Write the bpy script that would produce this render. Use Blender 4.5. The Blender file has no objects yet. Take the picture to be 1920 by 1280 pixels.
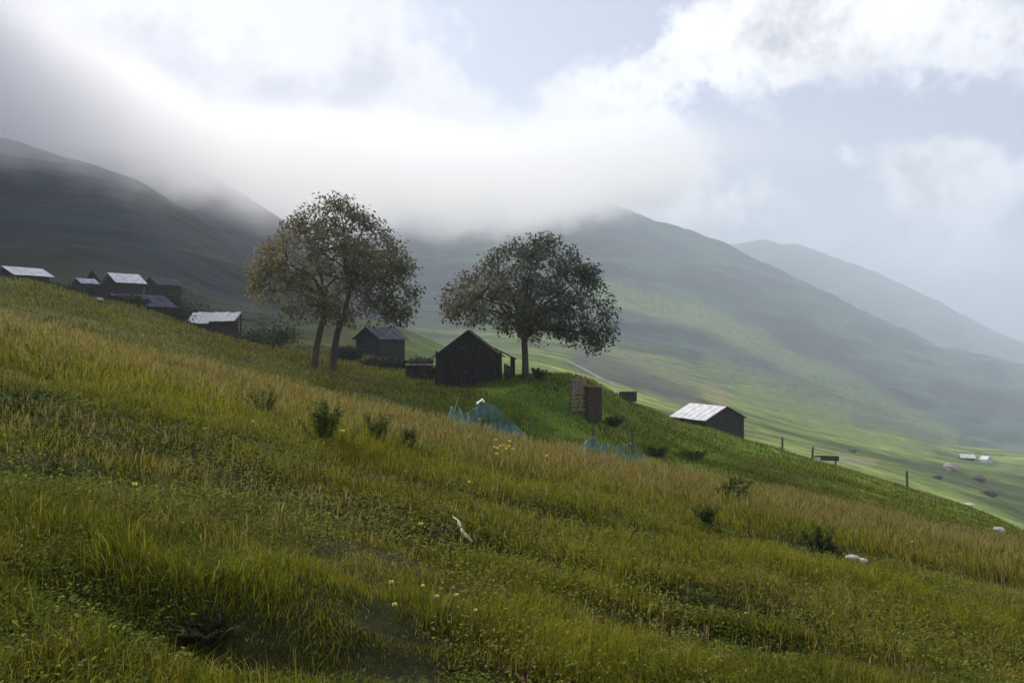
import bpy, math, random
import numpy as np
from mathutils import Vector, Matrix
sc = bpy.context.scene
COL = sc.collection
rad = math.radians
# ------------------------------------------------------------------ camera
cam_d = bpy.data.cameras.new('camera'); cam = bpy.data.objects.new('camera', cam_d); COL.objects.link(cam)
cam.location = (0, 0, 0); cam.rotation_euler = (rad(90), 0, 0)
cam_d.sensor_width = 36; cam_d.lens = 28.125; cam_d.clip_start = 0.05; cam_d.clip_end = 20000
sc.camera = cam
F = 1500.0                       # focal length in photo pixels
# ------------------------------------------------------------------ light
SUN_EL, SUN_AZ = 42.0, -48.0     # azimuth from +Y towards +X
sd = Vector((math.sin(rad(SUN_AZ)) * math.cos(rad(SUN_EL)), math.cos(rad(SUN_AZ)) * math.cos(rad(SUN_EL)), math.sin(rad(SUN_EL))))
sun_d = bpy.data.lights.new('sun', 'SUN'); sun_d.energy = 4.6; sun_d.angle = rad(1.5); sun_d.color = (1.0, 0.93, 0.82)
sun = bpy.data.objects.new('sun', sun_d); COL.objects.link(sun)
sun.rotation_euler = sd.to_track_quat('Z', 'Y').to_euler(); sun.location = (-30, 20, 60)
# ------------------------------------------------------------------ exposure
sc.view_settings.view_transform = 'Standard'; sc.view_settings.look = 'None'
sc.view_settings.exposure = 0.2; sc.view_settings.gamma = 1.0
sc.render.engine = 'CYCLES'
cy = sc.cycles
cy.use_denoising = True
cy.max_bounces = 12; cy.diffuse_bounces = 2; cy.glossy_bounces = 2; cy.transmission_bounces = 3
cy.volume_bounces = 8; cy.transparent_max_bounces = 12
cy.volume_max_steps = 160; cy.volume_step_rate = 0.5
cy.sample_clamp_indirect = 4.0

# ------------------------------------------------------------------ node helpers
class NT:
    def __init__(s, tree): s.t = tree; s.n = tree.nodes; s.l = tree.links
    def node(s, typ, **kw):
        n = s.n.new(typ)
        for k, v in kw.items(): setattr(n, k, v)
        return n
    def put(s, sock, v):
        if v is None: return
        if hasattr(v, 'is_output') or isinstance(v, bpy.types.NodeSocket): s.l.new(v, sock)
        else: sock.default_value = v
    def m(s, op, a, b=None, c=None, clamp=False):
        n = s.node('ShaderNodeMath', operation=op); n.use_clamp = clamp
        s.put(n.inputs[0], a); s.put(n.inputs[1], b); s.put(n.inputs[2], c)
        return n.outputs[0]
    def noise(s, vec, scale, detail=4, rough=0.5, dist=0.0):
        n = s.node('ShaderNodeTexNoise'); n.noise_dimensions = '3D'
        s.put(n.inputs['Vector'], vec); n.inputs['Scale'].default_value = scale
        n.inputs['Detail'].default_value = detail; n.inputs['Roughness'].default_value = rough
        n.inputs['Distortion'].default_value = dist
        return n.outputs['Fac']
    def sstep(s, x, a, b):
        n = s.node('ShaderNodeMapRange', interpolation_type='SMOOTHSTEP')
        s.put(n.inputs['Value'], x); n.inputs['From Min'].default_value = a; n.inputs['From Max'].default_value = b
        return n.outputs['Result']
    def mix(s, f, a, b):
        n = s.node('ShaderNodeMix', data_type='RGBA')
        s.put(n.inputs[0], f)
        for sock, v in ((n.inputs[6], a), (n.inputs[7], b)):
            if isinstance(v, tuple): sock.default_value = (*v, 1) if len(v) == 3 else v
            else: s.l.new(v, sock)
        return n.outputs[2]
    def vec(s, x, y, z):
        n = s.node('ShaderNodeCombineXYZ'); s.put(n.inputs[0], x); s.put(n.inputs[1], y); s.put(n.inputs[2], z)
        return n.outputs[0]

# ------------------------------------------------------------------ sky (world)
world = bpy.data.worlds.new('World'); sc.world = world; world.use_nodes = True
W = NT(world.node_tree); W.n.clear()
sky = W.node('ShaderNodeTexSky', sky_type='NISHITA'); sky.sun_disc = False
sky.sun_elevation = rad(SUN_EL); sky.sun_rotation = rad(SUN_AZ)
sky.air_density = 1.0; sky.dust_density = 2.0; sky.ozone_density = 1.0
skyc = W.node('ShaderNodeVectorMath', operation='SCALE'); W.l.new(sky.outputs[0], skyc.inputs[0]); skyc.inputs['Scale'].default_value = 0.09
tc = W.node('ShaderNodeTexCoord'); sep = W.node('ShaderNodeSeparateXYZ'); W.l.new(tc.outputs['Generated'], sep.inputs[0])
X, Y, Z = sep.outputs
ys = W.m('MAXIMUM', W.m('ABSOLUTE', Y), 0.25)
U0 = W.m('DIVIDE', X, ys); V0 = W.m('DIVIDE', Z, ys)
dirv = tc.outputs['Generated']
wn1 = W.noise(dirv, 3.0, 4, 0.5); wn2 = W.noise(W.vec(W.m('ADD', X, 7.3), Y, Z), 3.0, 4, 0.5)
U = W.m('ADD', U0, W.m('MULTIPLY', W.m('SUBTRACT', wn1, 0.5), 0.12))
V = W.m('ADD', V0, W.m('MULTIPLY', W.m('SUBTRACT', wn2, 0.5), 0.12))
def blob(px, py, sx, sy, a, rot=0):
    """gaussian cloud mass centred on a direction (photo coordinates)"""
    u0, v0 = (px - 960) / F, (640 - py) / F
    du = W.m('SUBTRACT', U, u0); dv = W.m('SUBTRACT', V, v0)
    c, s_ = math.cos(rad(rot)), math.sin(rad(rot))
    p = W.m('ADD', W.m('MULTIPLY', du, c * F / sx), W.m('MULTIPLY', dv, s_ * F / sx))
    q = W.m('ADD', W.m('MULTIPLY', du, -s_ * F / sy), W.m('MULTIPLY', dv, c * F / sy))
    e = W.m('EXPONENT', W.m('MULTIPLY', W.m('ADD', W.m('MULTIPLY', p, p), W.m('MULTIPLY', q, q)), -1.0))
    return W.m('MULTIPLY', e, a)
def total(lst):
    o = lst[0]
    for k in lst[1:]: o = W.m('ADD', o, k)
    return o
cover = total([
    blob(200, 150, 560, 420, 1.5), blob(560, 120, 210, 200, 0.75), blob(720, 310, 380, 190, 1.1), blob(1030, 350, 330, 170, 1.1),
    blob(730, 20, 60, 70, 0.3), blob(1120, 210, 150, 130, 0.75), blob(1290, 330, 170, 110, 0.45),
    blob(1380, 50, 190, 100, 1.0), blob(1440, 130, 110, 60, .4), blob(1700, 50, 300, 90, 1.2), blob(1920, 130, 90, 60, 0.4),
    blob(1602, 284, 34, 30, 0.75), blob(1800, 325, 120, 70, 1.35), blob(1930, 320, 110, 70, 0.8), blob(1760, 460, 110, 60, 0.6), blob(1900, 480, 110, 70, 0.5),
    blob(1600, 460, 180, 60, 0.35), blob(1290, 430, 200, 80, 0.3),
    blob(1000, 50, 190, 130, -0.8), blob(950, 160, 90, 80, -0.6), blob(1130, 60, 80, 90, -.5), blob(1450, 270, 230, 80, -0.55, -25), blob(1590, 200, 60, 40, -.3)])
big = W.noise(dirv, 4.0, 7, 0.58)
fine = W.noise(dirv, 14.0, 8, 0.62)
dens = W.m('ADD', cover, W.m('ADD', W.m('MULTIPLY', W.m('SUBTRACT', big, 0.5), 2.2), W.m('MULTIPLY', W.m('SUBTRACT', fine, 0.5), 3.2)))
front = W.sstep(Y, 0.02, 0.35)
backd = W.m('ADD', W.m('MULTIPLY', W.m('SUBTRACT', big, 0.45), 4.0), 0.5)
densA = W.m('ADD', W.m('MULTIPLY', dens, front), W.m('MULTIPLY', backd, W.m('SUBTRACT', 1.0, front)))
mask = W.sstep(densA, 0.25, 1.05)
# inner brightness of the clouds: thick bellies are greyer, rims are white
belly = total([blob(120, 190, 430, 130, 0.75), blob(520, 215, 190, 70, 0.35), blob(40, 60, 200, 80, 0.25), blob(820, 170, 160, 50, .15), blob(1600, 90, 330, 50, 0.22), blob(1850, 350, 100, 50, 0.2), blob(1820, 510, 200, 70, 0.35),
               blob(950, 440, 500, 60, 0.4), blob(560, 40, 260, 110, -0.5), blob(1060, 270, 200, 120, -0.25), blob(1330, 440, 300, 60, 0.3)])
shade = W.m('ADD', W.m('MULTIPLY', belly, 1.15), W.m('ADD', W.m('MULTIPLY', W.m('SUBTRACT', W.noise(dirv, 6.0, 6, 0.6), 0.46), 1.6), W.m('MULTIPLY', W.m('SUBTRACT', fine, 0.5), 2.2)))
shade = W.sstep(shade, -0.1, 0.9)
wht = W.mix(W.sstep(U0, -.05, .22), (0.80, 0.79, 0.785), (1.30, 1.27, 1.24))
ccol = W.mix(shade, wht, (0.34, 0.34, 0.37))
bank_ = W.m('SUBTRACT', 1.0, W.sstep(V0, -0.02, 0.30))
blue = W.mix(0.58, skyc.outputs[0], (0.50, 0.56, 0.76))      # thin veil of high cirrus over the blue
blue = W.mix(W.m('MULTIPLY', bank_, 0.5), blue, (0.66, 0.68, 0.73))
skyfin = W.mix(mask, blue, ccol)
bg = W.node('ShaderNodeBackground'); W.l.new(skyfin, bg.inputs[0]); bg.inputs[1].default_value = 0.86
wo = W.node('ShaderNodeOutputWorld'); W.l.new(bg.outputs[0], wo.inputs[0])
world.cycles.sampling_method = 'MANUAL'; world.cycles.sample_map_resolution = 512

# ------------------------------------------------------------------ numpy noise
def _hash(ix, iy, seed):
    h = (ix.astype(np.int64) * 374761393 + iy.astype(np.int64) * 668265263 + seed * 2147483647) & 0xffffffff
    h = ((h ^ (h >> 13)) * 1274126177) & 0xffffffff
    h = h ^ (h >> 16)
    return (h & 0xffffff) / float(0xffffff)
def vnoise(x, y, seed=0):
    x = np.asarray(x, float); y = np.asarray(y, float)
    ix = np.floor(x); iy = np.floor(y); fx = x - ix; fy = y - iy
    fx = fx * fx * fx * (fx * (fx * 6 - 15) + 10); fy = fy * fy * fy * (fy * (fy * 6 - 15) + 10)
    a = _hash(ix, iy, seed); b = _hash(ix + 1, iy, seed); c = _hash(ix, iy + 1, seed); d = _hash(ix + 1, iy + 1, seed)
    return (a + (b - a) * fx) * (1 - fy) + (c + (d - c) * fx) * fy
def fbm(x, y, seed=0, octv=4, gain=0.5):
    t = 0; amp = 1; tot = 0
    for k in range(octv):
        t = t + amp * vnoise(x * 2 ** k + 17.3 * k, y * 2 ** k - 9.1 * k, seed + k); tot += amp; amp *= gain
    return t / tot - 0.5
def smooth(x, a, b):
    t = np.clip((x - a) / (b - a), 0, 1); return t * t * (3 - 2 * t)

# ------------------------------------------------------------------ terrain
def curve(pts):
    """smoothed curve through photo points -> function of column tangent giving slope tangent"""
    p = np.array(pts, float); xs = (p[:, 0] - 960) / F; ts = (640 - p[:, 1]) / F
    g = np.linspace(-1.1, 1.1, 881)
    k0 = (ts[1] - ts[0]) / (xs[1] - xs[0]); k1 = (ts[-1] - ts[-2]) / (xs[-1] - xs[-2])
    v = np.interp(g, xs, ts)
    v = np.where(g < xs[0], ts[0] + k0 * (g - xs[0]), v); v = np.where(g > xs[-1], ts[-1] + k1 * (g - xs[-1]), v)
    ker = np.hanning(17); ker /= ker.sum()
    vp = np.pad(v, 8, mode='reflect', reflect_type='odd'); v = np.convolve(vp, ker, 'valid')
    def f(u):
        u = np.asarray(u, float)
        r = np.interp(u, g, v)
        r = np.where(u < -1.1, v[0] + (v[1] - v[0]) / (g[1] - g[0]) * (u + 1.1), r)
        r = np.where(u > 1.1, v[-1] + (v[-1] - v[-2]) / (g[1] - g[0]) * (u - 1.1), r)
        return r
    return f
crest1 = [(0, 585), (150, 618), (300, 656), (480, 702), (640, 738), (860, 788), (1000, 822), (1200, 862), (1500, 920), (1700, 962), (1920, 1010)]
crest2 = [(0, 523), (60, 530), (120, 545), (180, 570), (260, 590), (340, 610), (420, 628), (500, 648), (560, 662), (640, 682), (700, 694), (760, 706), (830, 714), (960, 704),
          (1000, 699), (1060, 700), (1110, 714), (1160, 745), (1210, 764), (1270, 786), (1330, 803), (1400, 824), (1460, 840), (1520, 858), (1600, 882), (1700, 914), (1800, 946), (1860, 968), (1920, 1000)]
sh = lambda c, d: [(a, b + d) for a, b in c]
D2 = lambda u: np.interp(u, [-.64, -.37, -.17, 0, .03, .16, .25, .36, .5, .64], [60, 56, 52, 50, 50, 58, 66, 72, 75, 75])
rows = [  # (distance function, slope function)
    (lambda u: 20 + 0 * u, curve(sh(crest1, 24))),
    (lambda u: 26 + 0 * u, curve(sh(crest1, 52))),
    (lambda u: 33 + 0 * u, curve(sh(crest1, 26))),
    (D2, curve(sh(crest2, 3))),
    (lambda u: D2(u) + 14, curve([(0, 545), (200, 588), (420, 645), (560, 665), (640, 682), (700, 690), (760, 702), (830, 715), (960, 712), (1060, 716), (1160, 770), (1270, 815), (1400, 845), (1520, 880), (1700, 935), (1920, 1020)])),
    (lambda u: 150 + 0 * u, curve([(-300, 440), (0, 500), (200, 530), (400, 572), (560, 590), (640, 596), (700, 602), (760, 616), (850, 655), (1000, 688), (1200, 756), (1400, 815), (1500, 842), (1700, 890), (1800, 925), (1920, 965)])),
    (lambda u: 230 + 0 * u, curve([(-300, 440), (0, 500), (200, 530), (400, 580), (560, 610), (640, 620), (700, 628), (760, 640), (850, 660), (1000, 668), (1200, 722), (1400, 780), (1500, 812), (1700, 862), (1800, 884), (1920, 915)])),
    (lambda u: 450 + 0 * u, curve([(0, 560), (400, 590), (700, 622), (850, 640), (1000, 650), (1200, 690), (1400, 745), (1600, 795), (1800, 842), (1920, 852)])),
    (lambda u: 900 + 0 * u, curve([(0, 480), (400, 500), (700, 560), (850, 575), (1000, 580), (1160, 605), (1300, 650), (1450, 700), (1600, 745), (1750, 800), (1920, 835)])),
    (lambda u: 1900 + 0 * u, curve([(0, 380), (500, 380), (800, 370), (960, 366), (1060, 378), (1160, 400), (1240, 428), (1340, 462), (1440, 505), (1540, 550), (1640, 600), (1740, 640), (1920, 686), (2100, 720)])),
    (lambda u: 2350 + 0 * u, curve([(0, 350), (900, 420), (1160, 500), (1340, 530), (1540, 590), (1740, 680), (1920, 735), (2200, 760)])),
    (lambda u: 3300 + 0 * u, curve([(0, 420), (1000, 470), (1250, 468), (1340, 458), (1440, 450), (1500, 462), (1560, 484), (1640, 510), (1740, 556), (1840, 604), (1920, 645), (2100, 700)])),
    (lambda u: 4600 + 0 * u, curve([(0, 560), (1340, 600), (1920, 760)])),
]
def pchip_eval(ys_, zs_, y):
    """monotone cubic per column; ys_, zs_: (K,N); y: (N,)"""
    K = ys_.shape[0]
    h = ys_[1:] - ys_[:-1]; d = (zs_[1:] - zs_[:-1]) / h
    m = np.zeros_like(zs_)
    m[0] = d[0]; m[-1] = d[-1]
    for k in range(1, K - 1):
        same = d[k - 1] * d[k] > 0
        w1 = 2 * h[k] + h[k - 1]; w2 = h[k] + 2 * h[k - 1]
        with np.errstate(all='ignore'):
            hm = (w1 + w2) / (w1 / d[k - 1] + w2 / d[k])
        m[k] = np.where(same, hm, 0)
    out = np.zeros_like(y)
    for k in range(K - 1):
        sel = (y >= ys_[k]) & (y <= ys_[k + 1]) if k < K - 2 else (y >= ys_[k])
        t = (y - ys_[k]) / h[k]
        t2 = t * t; t3 = t2 * t
        v = (2 * t3 - 3 * t2 + 1) * zs_[k] + (t3 - 2 * t2 + t) * h[k] * m[k] + (-2 * t3 + 3 * t2) * zs_[k + 1] + (t3 - t2) * h[k] * m[k + 1]
        out = np.where(sel, v, out)
    return out
EYE = 1.55
def base_height(x, y):
    x = np.asarray(x, float); y = np.asarray(y, float)
    shp = np.broadcast(x, y).shape
    x = np.broadcast_to(x, shp).ravel().copy(); y = np.broadcast_to(y, shp).ravel().copy()
    yp = np.maximum(y, 0.05)
    u = x / yp
    t1 = rows[0][1](u)
    near = -EYE * (1 - y / 20) + t1 * yp
    near = np.where(y < 0.05, -EYE - 0.2125 * x - 0.12 * y, near)
    uc = np.clip(u, -1.1, 1.1)
    Ys = np.array([r[0](uc) for r in rows]); Ts = np.array([r[1](uc) for r in rows])
    Zs = Ys * Ts
    far = pchip_eval(np.vstack([Ys[0] - 8, Ys]), np.vstack([-EYE * (8 / 20) + Ts[0] * 12, Zs]), y)
    k = smooth(y, 13, 19)
    z = near * (1 - k) + far * k
    # a tangent beyond the fan keeps the cross slope going
    z = z + np.where(y > 19, (u - uc) * yp * -0.12, 0)
    return z.reshape(shp)
def P(u, v, y): return Vector(((u - 960) / F * y, y, (640 - v) / F * y))
# hollows and bumps of the near meadow, as places on the ground: (photo u, photo v, radius m, depth m)
def plane_hit(u, v):
    a = (u - 960) / F; t = (640 - v) / F
    yy = np.linspace(2.2, 22, 1500); z = base_height(a * yy, yy)
    i = np.argmax(z >= t * yy); return (a * yy[i], yy[i])
HOL = []
MOUND = [((270 - 960) / F * 61, 61, 4.5, 5, .75)]
for (u, v, rx, ry, dp) in [(380, 1175, .62, .30, -.20), (480, 1235, .5, .25, -.16), (250, 830, 1.3, .8, -.15), (80, 880, 1.2, .7, -.14), (40, 745, 1.8, 1.0, -.12), (600, 950, 1.4, .9, -.12), (880, 1030, .5, .35, -.15),
                       (1320, 1130, .7, .35, -.16), (1400, 1200, .8, .3, -.14), (1850, 1095, 1.2, .35, -.2), (760, 1190, .5, .2, -.1), (980, 960, 1.5, .5, -.18), (850, 1265, .6, .2, -.12), (1340, 1180, .5, .3, -.13),
                       (300, 790, 1.6, 1.0, .10), (150, 930, 1.0, .6, .06), (560, 1130, .8, .4, .09), (1100, 960, 1.5, .8, .12), (1600, 1100, 1.2, .5, .1), (1540, 1035, 1.3, .4, -.16)]:
    x0, y0 = plane_hit(u, v); HOL.append((x0, y0, rx, ry, dp))
def H(x, y):
    x = np.asarray(x, float); y = np.asarray(y, float)
    z = base_height(x, y)
    nearw = smooth(y, -5, 2) * (1 - smooth(y, 60, 120))
    z = z + nearw * (0.15 * fbm(x / 2.2, y / 2.2, 3, 3) + 0.09 * fbm(x / .6, y / .7, 9, 3))
    z = z + smooth(y, 24, 40) * (1 - smooth(y, 90, 160)) * 0.55 * fbm(x / 5, y / 4, 21, 3)
    for (x0, y0, rx, ry, dp) in HOL:
        z = z + dp * np.exp(-(((x - x0) / rx) ** 2 + ((y - y0) / ry) ** 2))
    for (x0, y0, rx, ry, dp) in MOUND:
        z = z + dp * np.exp(-(((x - x0) / rx) ** 2 + ((y - y0) / ry) ** 2))
    w = smooth(y, 120, 300)
    z = z + w * 3.0 * fbm(x / 45, y / 45, 31, 4) * smooth(y, 120, 500)
    w2 = smooth(y, 450, 1100)
    a = (x * .8 + y * .6); b = (-x * .6 + y * .8)
    z = z + w2 * (46 * fbm(a / 420, b / 230, 41, 5) - 60 * np.abs(fbm(a / 260, b / 80, 47, 5)) + 8 * fbm(a / 60, b / 30, 49, 3))
    return z
def Hs(x, y): return float(H(np.array([x]), np.array([y]))[0])
def ray(u, v, y0=2.3, y1=140, n=6000):
    """the point of the ground seen in this direction"""
    a = (u - 960) / F; t = (640 - v) / F
    yy = np.geomspace(y0, y1, n); z = H(a * yy, yy)
    hit = z >= t * yy
    i = int(np.argmax(hit)) if hit.any() else n - 1
    return Vector((a * yy[i], yy[i], z[i]))

def mesh_np(name, verts, quads=None, tris=None, mat=None, parent=None, color=None, smooth_=True):
    me = bpy.data.meshes.new(name)
    V_ = np.asarray(verts, np.float32); me.vertices.add(len(V_)); me.vertices.foreach_set('co', V_.ravel())
    nq = 0 if quads is None else len(quads); nt = 0 if tris is None else len(tris)
    loops = []
    if nq: loops.append(np.asarray(quads, np.int32).ravel())
    if nt: loops.append(np.asarray(tris, np.int32).ravel())
    L = np.concatenate(loops); me.loops.add(len(L)); me.loops.foreach_set('vertex_index', L)
    me.polygons.add(nq + nt)
    st = np.concatenate([np.arange(nq) * 4, nq * 4 + np.arange(nt) * 3]).astype(np.int32)
    me.polygons.foreach_set('loop_start', st)
    me.polygons.foreach_set('use_smooth', np.full(nq + nt, smooth_, bool))
    me.update(calc_edges=True)
    if color is not None:
        ca = me.color_attributes.new('Col', 'FLOAT_COLOR', 'POINT')
        c4 = np.ones((len(V_), 4), np.float32); c4[:, :3] = color; ca.data.foreach_set('color', c4.ravel())
    if mat: me.materials.append(mat)
    o = bpy.data.objects.new(name, me); COL.objects.link(o)
    if parent: o.parent = parent
    return o
def tag(o, label=None, cat=None, group=None, kind=None):
    if label: o['label'] = label
    if cat: o['category'] = cat
    if group: o['group'] = group
    if kind: o['kind'] = kind
    return o
def empty(name, loc, rz=0, **kw):
    o = bpy.data.objects.new(name, None); COL.objects.link(o); o.location = loc; o.rotation_euler = (0, 0, rz)
    o.empty_display_size = .3
    return tag(o, **kw)

# ------------------------------------------------------------------ materials
def material(name):
    m = bpy.data.materials.new(name); m.use_nodes = True
    t = NT(m.node_tree); t.n.clear()
    out = t.node('ShaderNodeOutputMaterial'); b = t.node('ShaderNodeBsdfPrincipled'); t.l.new(b.outputs[0], out.inputs[0])
    return m, t, b, out
def solid(name, ca, cb, scale=6, rough=.85, metal=0, bump=.3, stretch=(1, 1, 1), spec=.3, bscale=None, lo=.35, hi=.65):
    m, t, b, out = material(name)
    c = t.node('ShaderNodeTexCoord'); mp = t.node('ShaderNodeMapping'); t.l.new(c.outputs['Object'], mp.inputs[0]); mp.inputs['Scale'].default_value = stretch
    n = t.noise(mp.outputs[0], scale, 6, .6)
    t.l.new(t.mix(t.sstep(n, lo, hi), ca, cb), b.inputs['Base Color'])
    b.inputs['Roughness'].default_value = rough; b.inputs['Metallic'].default_value = metal; b.inputs['Specular IOR Level'].default_value = spec
    if bump:
        bn = t.node('ShaderNodeBump'); bn.inputs['Strength'].default_value = bump; bn.inputs['Distance'].default_value = .02
        t.l.new(t.noise(mp.outputs[0], bscale or scale * 3, 5, .6), bn.inputs['Height']); t.l.new(bn.outputs[0], b.inputs['Normal'])
    return m
def foliage(name, trans=.35, rough=.55, spec=.25):
    m, t, b, out = material(name)
    a = t.node('ShaderNodeAttribute'); a.attribute_name = 'Col'
    t.l.new(a.outputs['Color'], b.inputs['Base Color']); b.inputs['Roughness'].default_value = rough; b.inputs['Specular IOR Level'].default_value = spec
    tr = t.node('ShaderNodeBsdfTranslucent'); sc_ = t.node('ShaderNodeVectorMath', operation='SCALE'); sc_.inputs['Scale'].default_value = 1.25
    t.l.new(a.outputs['Color'], sc_.inputs[0]); t.l.new(sc_.outputs[0], tr.inputs[0])
    mx = t.node('ShaderNodeMixShader'); mx.inputs[0].default_value = trans
    t.l.new(b.outputs[0], mx.inputs[1]); t.l.new(tr.outputs[0], mx.inputs[2]); t.l.new(mx.outputs[0], out.inputs[0])
    return m
M = {}
M['grass'] = foliage('grass_blades', .42, .8, .08)
M['leaf'] = foliage('tree_leaves', .45, .6, .15)
M['herb'] = foliage('herb_leaves', .25, .8, .1)
M['bark'] = solid('bark', (.035, .028, .022), (.09, .075, .06), 5, .95, bump=.8, stretch=(3, 3, .6))
M['darkwood'] = solid('dark_weathered_boards', (.009, .009, .010), (.04, .038, .038), 3, .9, bump=.6, stretch=(6, 6, .5), spec=.15)
M['oldwood'] = solid('old_grey_brown_wood', (.10, .075, .055), (.24, .19, .15), 4, .9, bump=.6, stretch=(4, 4, .8))
M['redwood'] = solid('dark_brown_wood', (.028, .022, .018), (.068, .054, .044), 4, .9, bump=.6, stretch=(5, 5, .6))
M['postwood'] = solid('post_wood', (.04, .035, .03), (.11, .095, .08), 5, .9, bump=.6, stretch=(4, 4, .6))
M['metalroof'] = solid('pale_sheet_metal', (.46, .46, .48), (.64, .63, .65), 1.6, .5, .15, bump=.3, stretch=(1, 1, 1), spec=.5)
M['greyroof'] = solid('grey_sheet_metal', (.22, .22, .26), (.36, .36, .42), 1.3, .4, .3, bump=.15, spec=.5)
M['blueroof'] = solid('blue_grey_sheet_metal', (.020, .022, .038), (.055, .057, .085), 1.5, .95, 0, bump=.15, spec=.5)
M['shingle'] = solid('dark_shingle_roof', (.028, .026, .026), (.07, .065, .062), 5, .9, bump=.8, spec=.2)
M['stone'] = solid('field_stone', (.18, .17, .15), (.40, .38, .35), 4, .9, bump=.7)
M['palestone'] = solid('pale_stone', (.34, .33, .28), (.55, .53, .46), 4, .85, bump=.5)
M['palewood'] = solid('bleached_wood', (.30, .27, .18), (.58, .54, .40), 9, .8, bump=.4, stretch=(1, 6, 6))
M['paint'] = solid('white_wall', (.45, .45, .44), (.62, .61, .6), 3, .85, bump=.2)
M['rust'] = solid('rusty_brown_panel', (.06, .042, .034), (.12, .085, .07), 3, .8, bump=.3)
M['cloth'] = solid('white_cloth', (.6, .6, .62), (.8, .8, .8), 5, .8, bump=.3)
M['yellow'] = solid('yellow_petals', (.80, .62, .04), (.85, .74, .12), 30, .6, bump=0)
M['cream'] = solid('cream_petals', (.50, .42, .08), (.60, .54, .18), 30, .6, bump=0)
M['stem'] = solid('green_stem', (.05, .09, .015), (.08, .13, .02), 20, .6, bump=0)
M['soil'] = solid('soil', (.05, .052, .035), (.11, .105, .08), 5, .95, bump=.6)

# ground material: vertex colour broken up by fine noise
def ground_mat(name, nearscale):
    m, t, b, out = material(name)
    a = t.node('ShaderNodeAttribute'); a.attribute_name = 'Col'
    c = t.node('ShaderNodeTexCoord')
    g = t.noise(c.outputs['Object'], nearscale, 8, .65)
    g2 = t.noise(c.outputs['Object'], nearscale * .06, 8, .68)
    f = t.m('ADD', t.m('MULTIPLY', t.sstep(g, .3, .7), .5), t.m('MULTIPLY', t.sstep(g2, .35, .65), .75))
    f = t.m('ADD', f, .38)
    s = t.node('ShaderNodeVectorMath', operation='SCALE'); t.l.new(a.outputs['Color'], s.inputs[0]); t.l.new(f, s.inputs['Scale'])
    t.l.new(s.outputs[0], b.inputs['Base Color']); b.inputs['Roughness'].default_value = .95; b.inputs['Specular IOR Level'].default_value = .1
    bn = t.node('ShaderNodeBump'); bn.inputs['Strength'].default_value = .6; bn.inputs['Distance'].default_value = .15
    t.l.new(g, bn.inputs['Height']); t.l.new(bn.outputs[0], b.inputs['Normal'])
    return m
M['ground'] = ground_mat('ground_turf', 2.5)
M['hill'] = ground_mat('hill_turf', .35)

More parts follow.
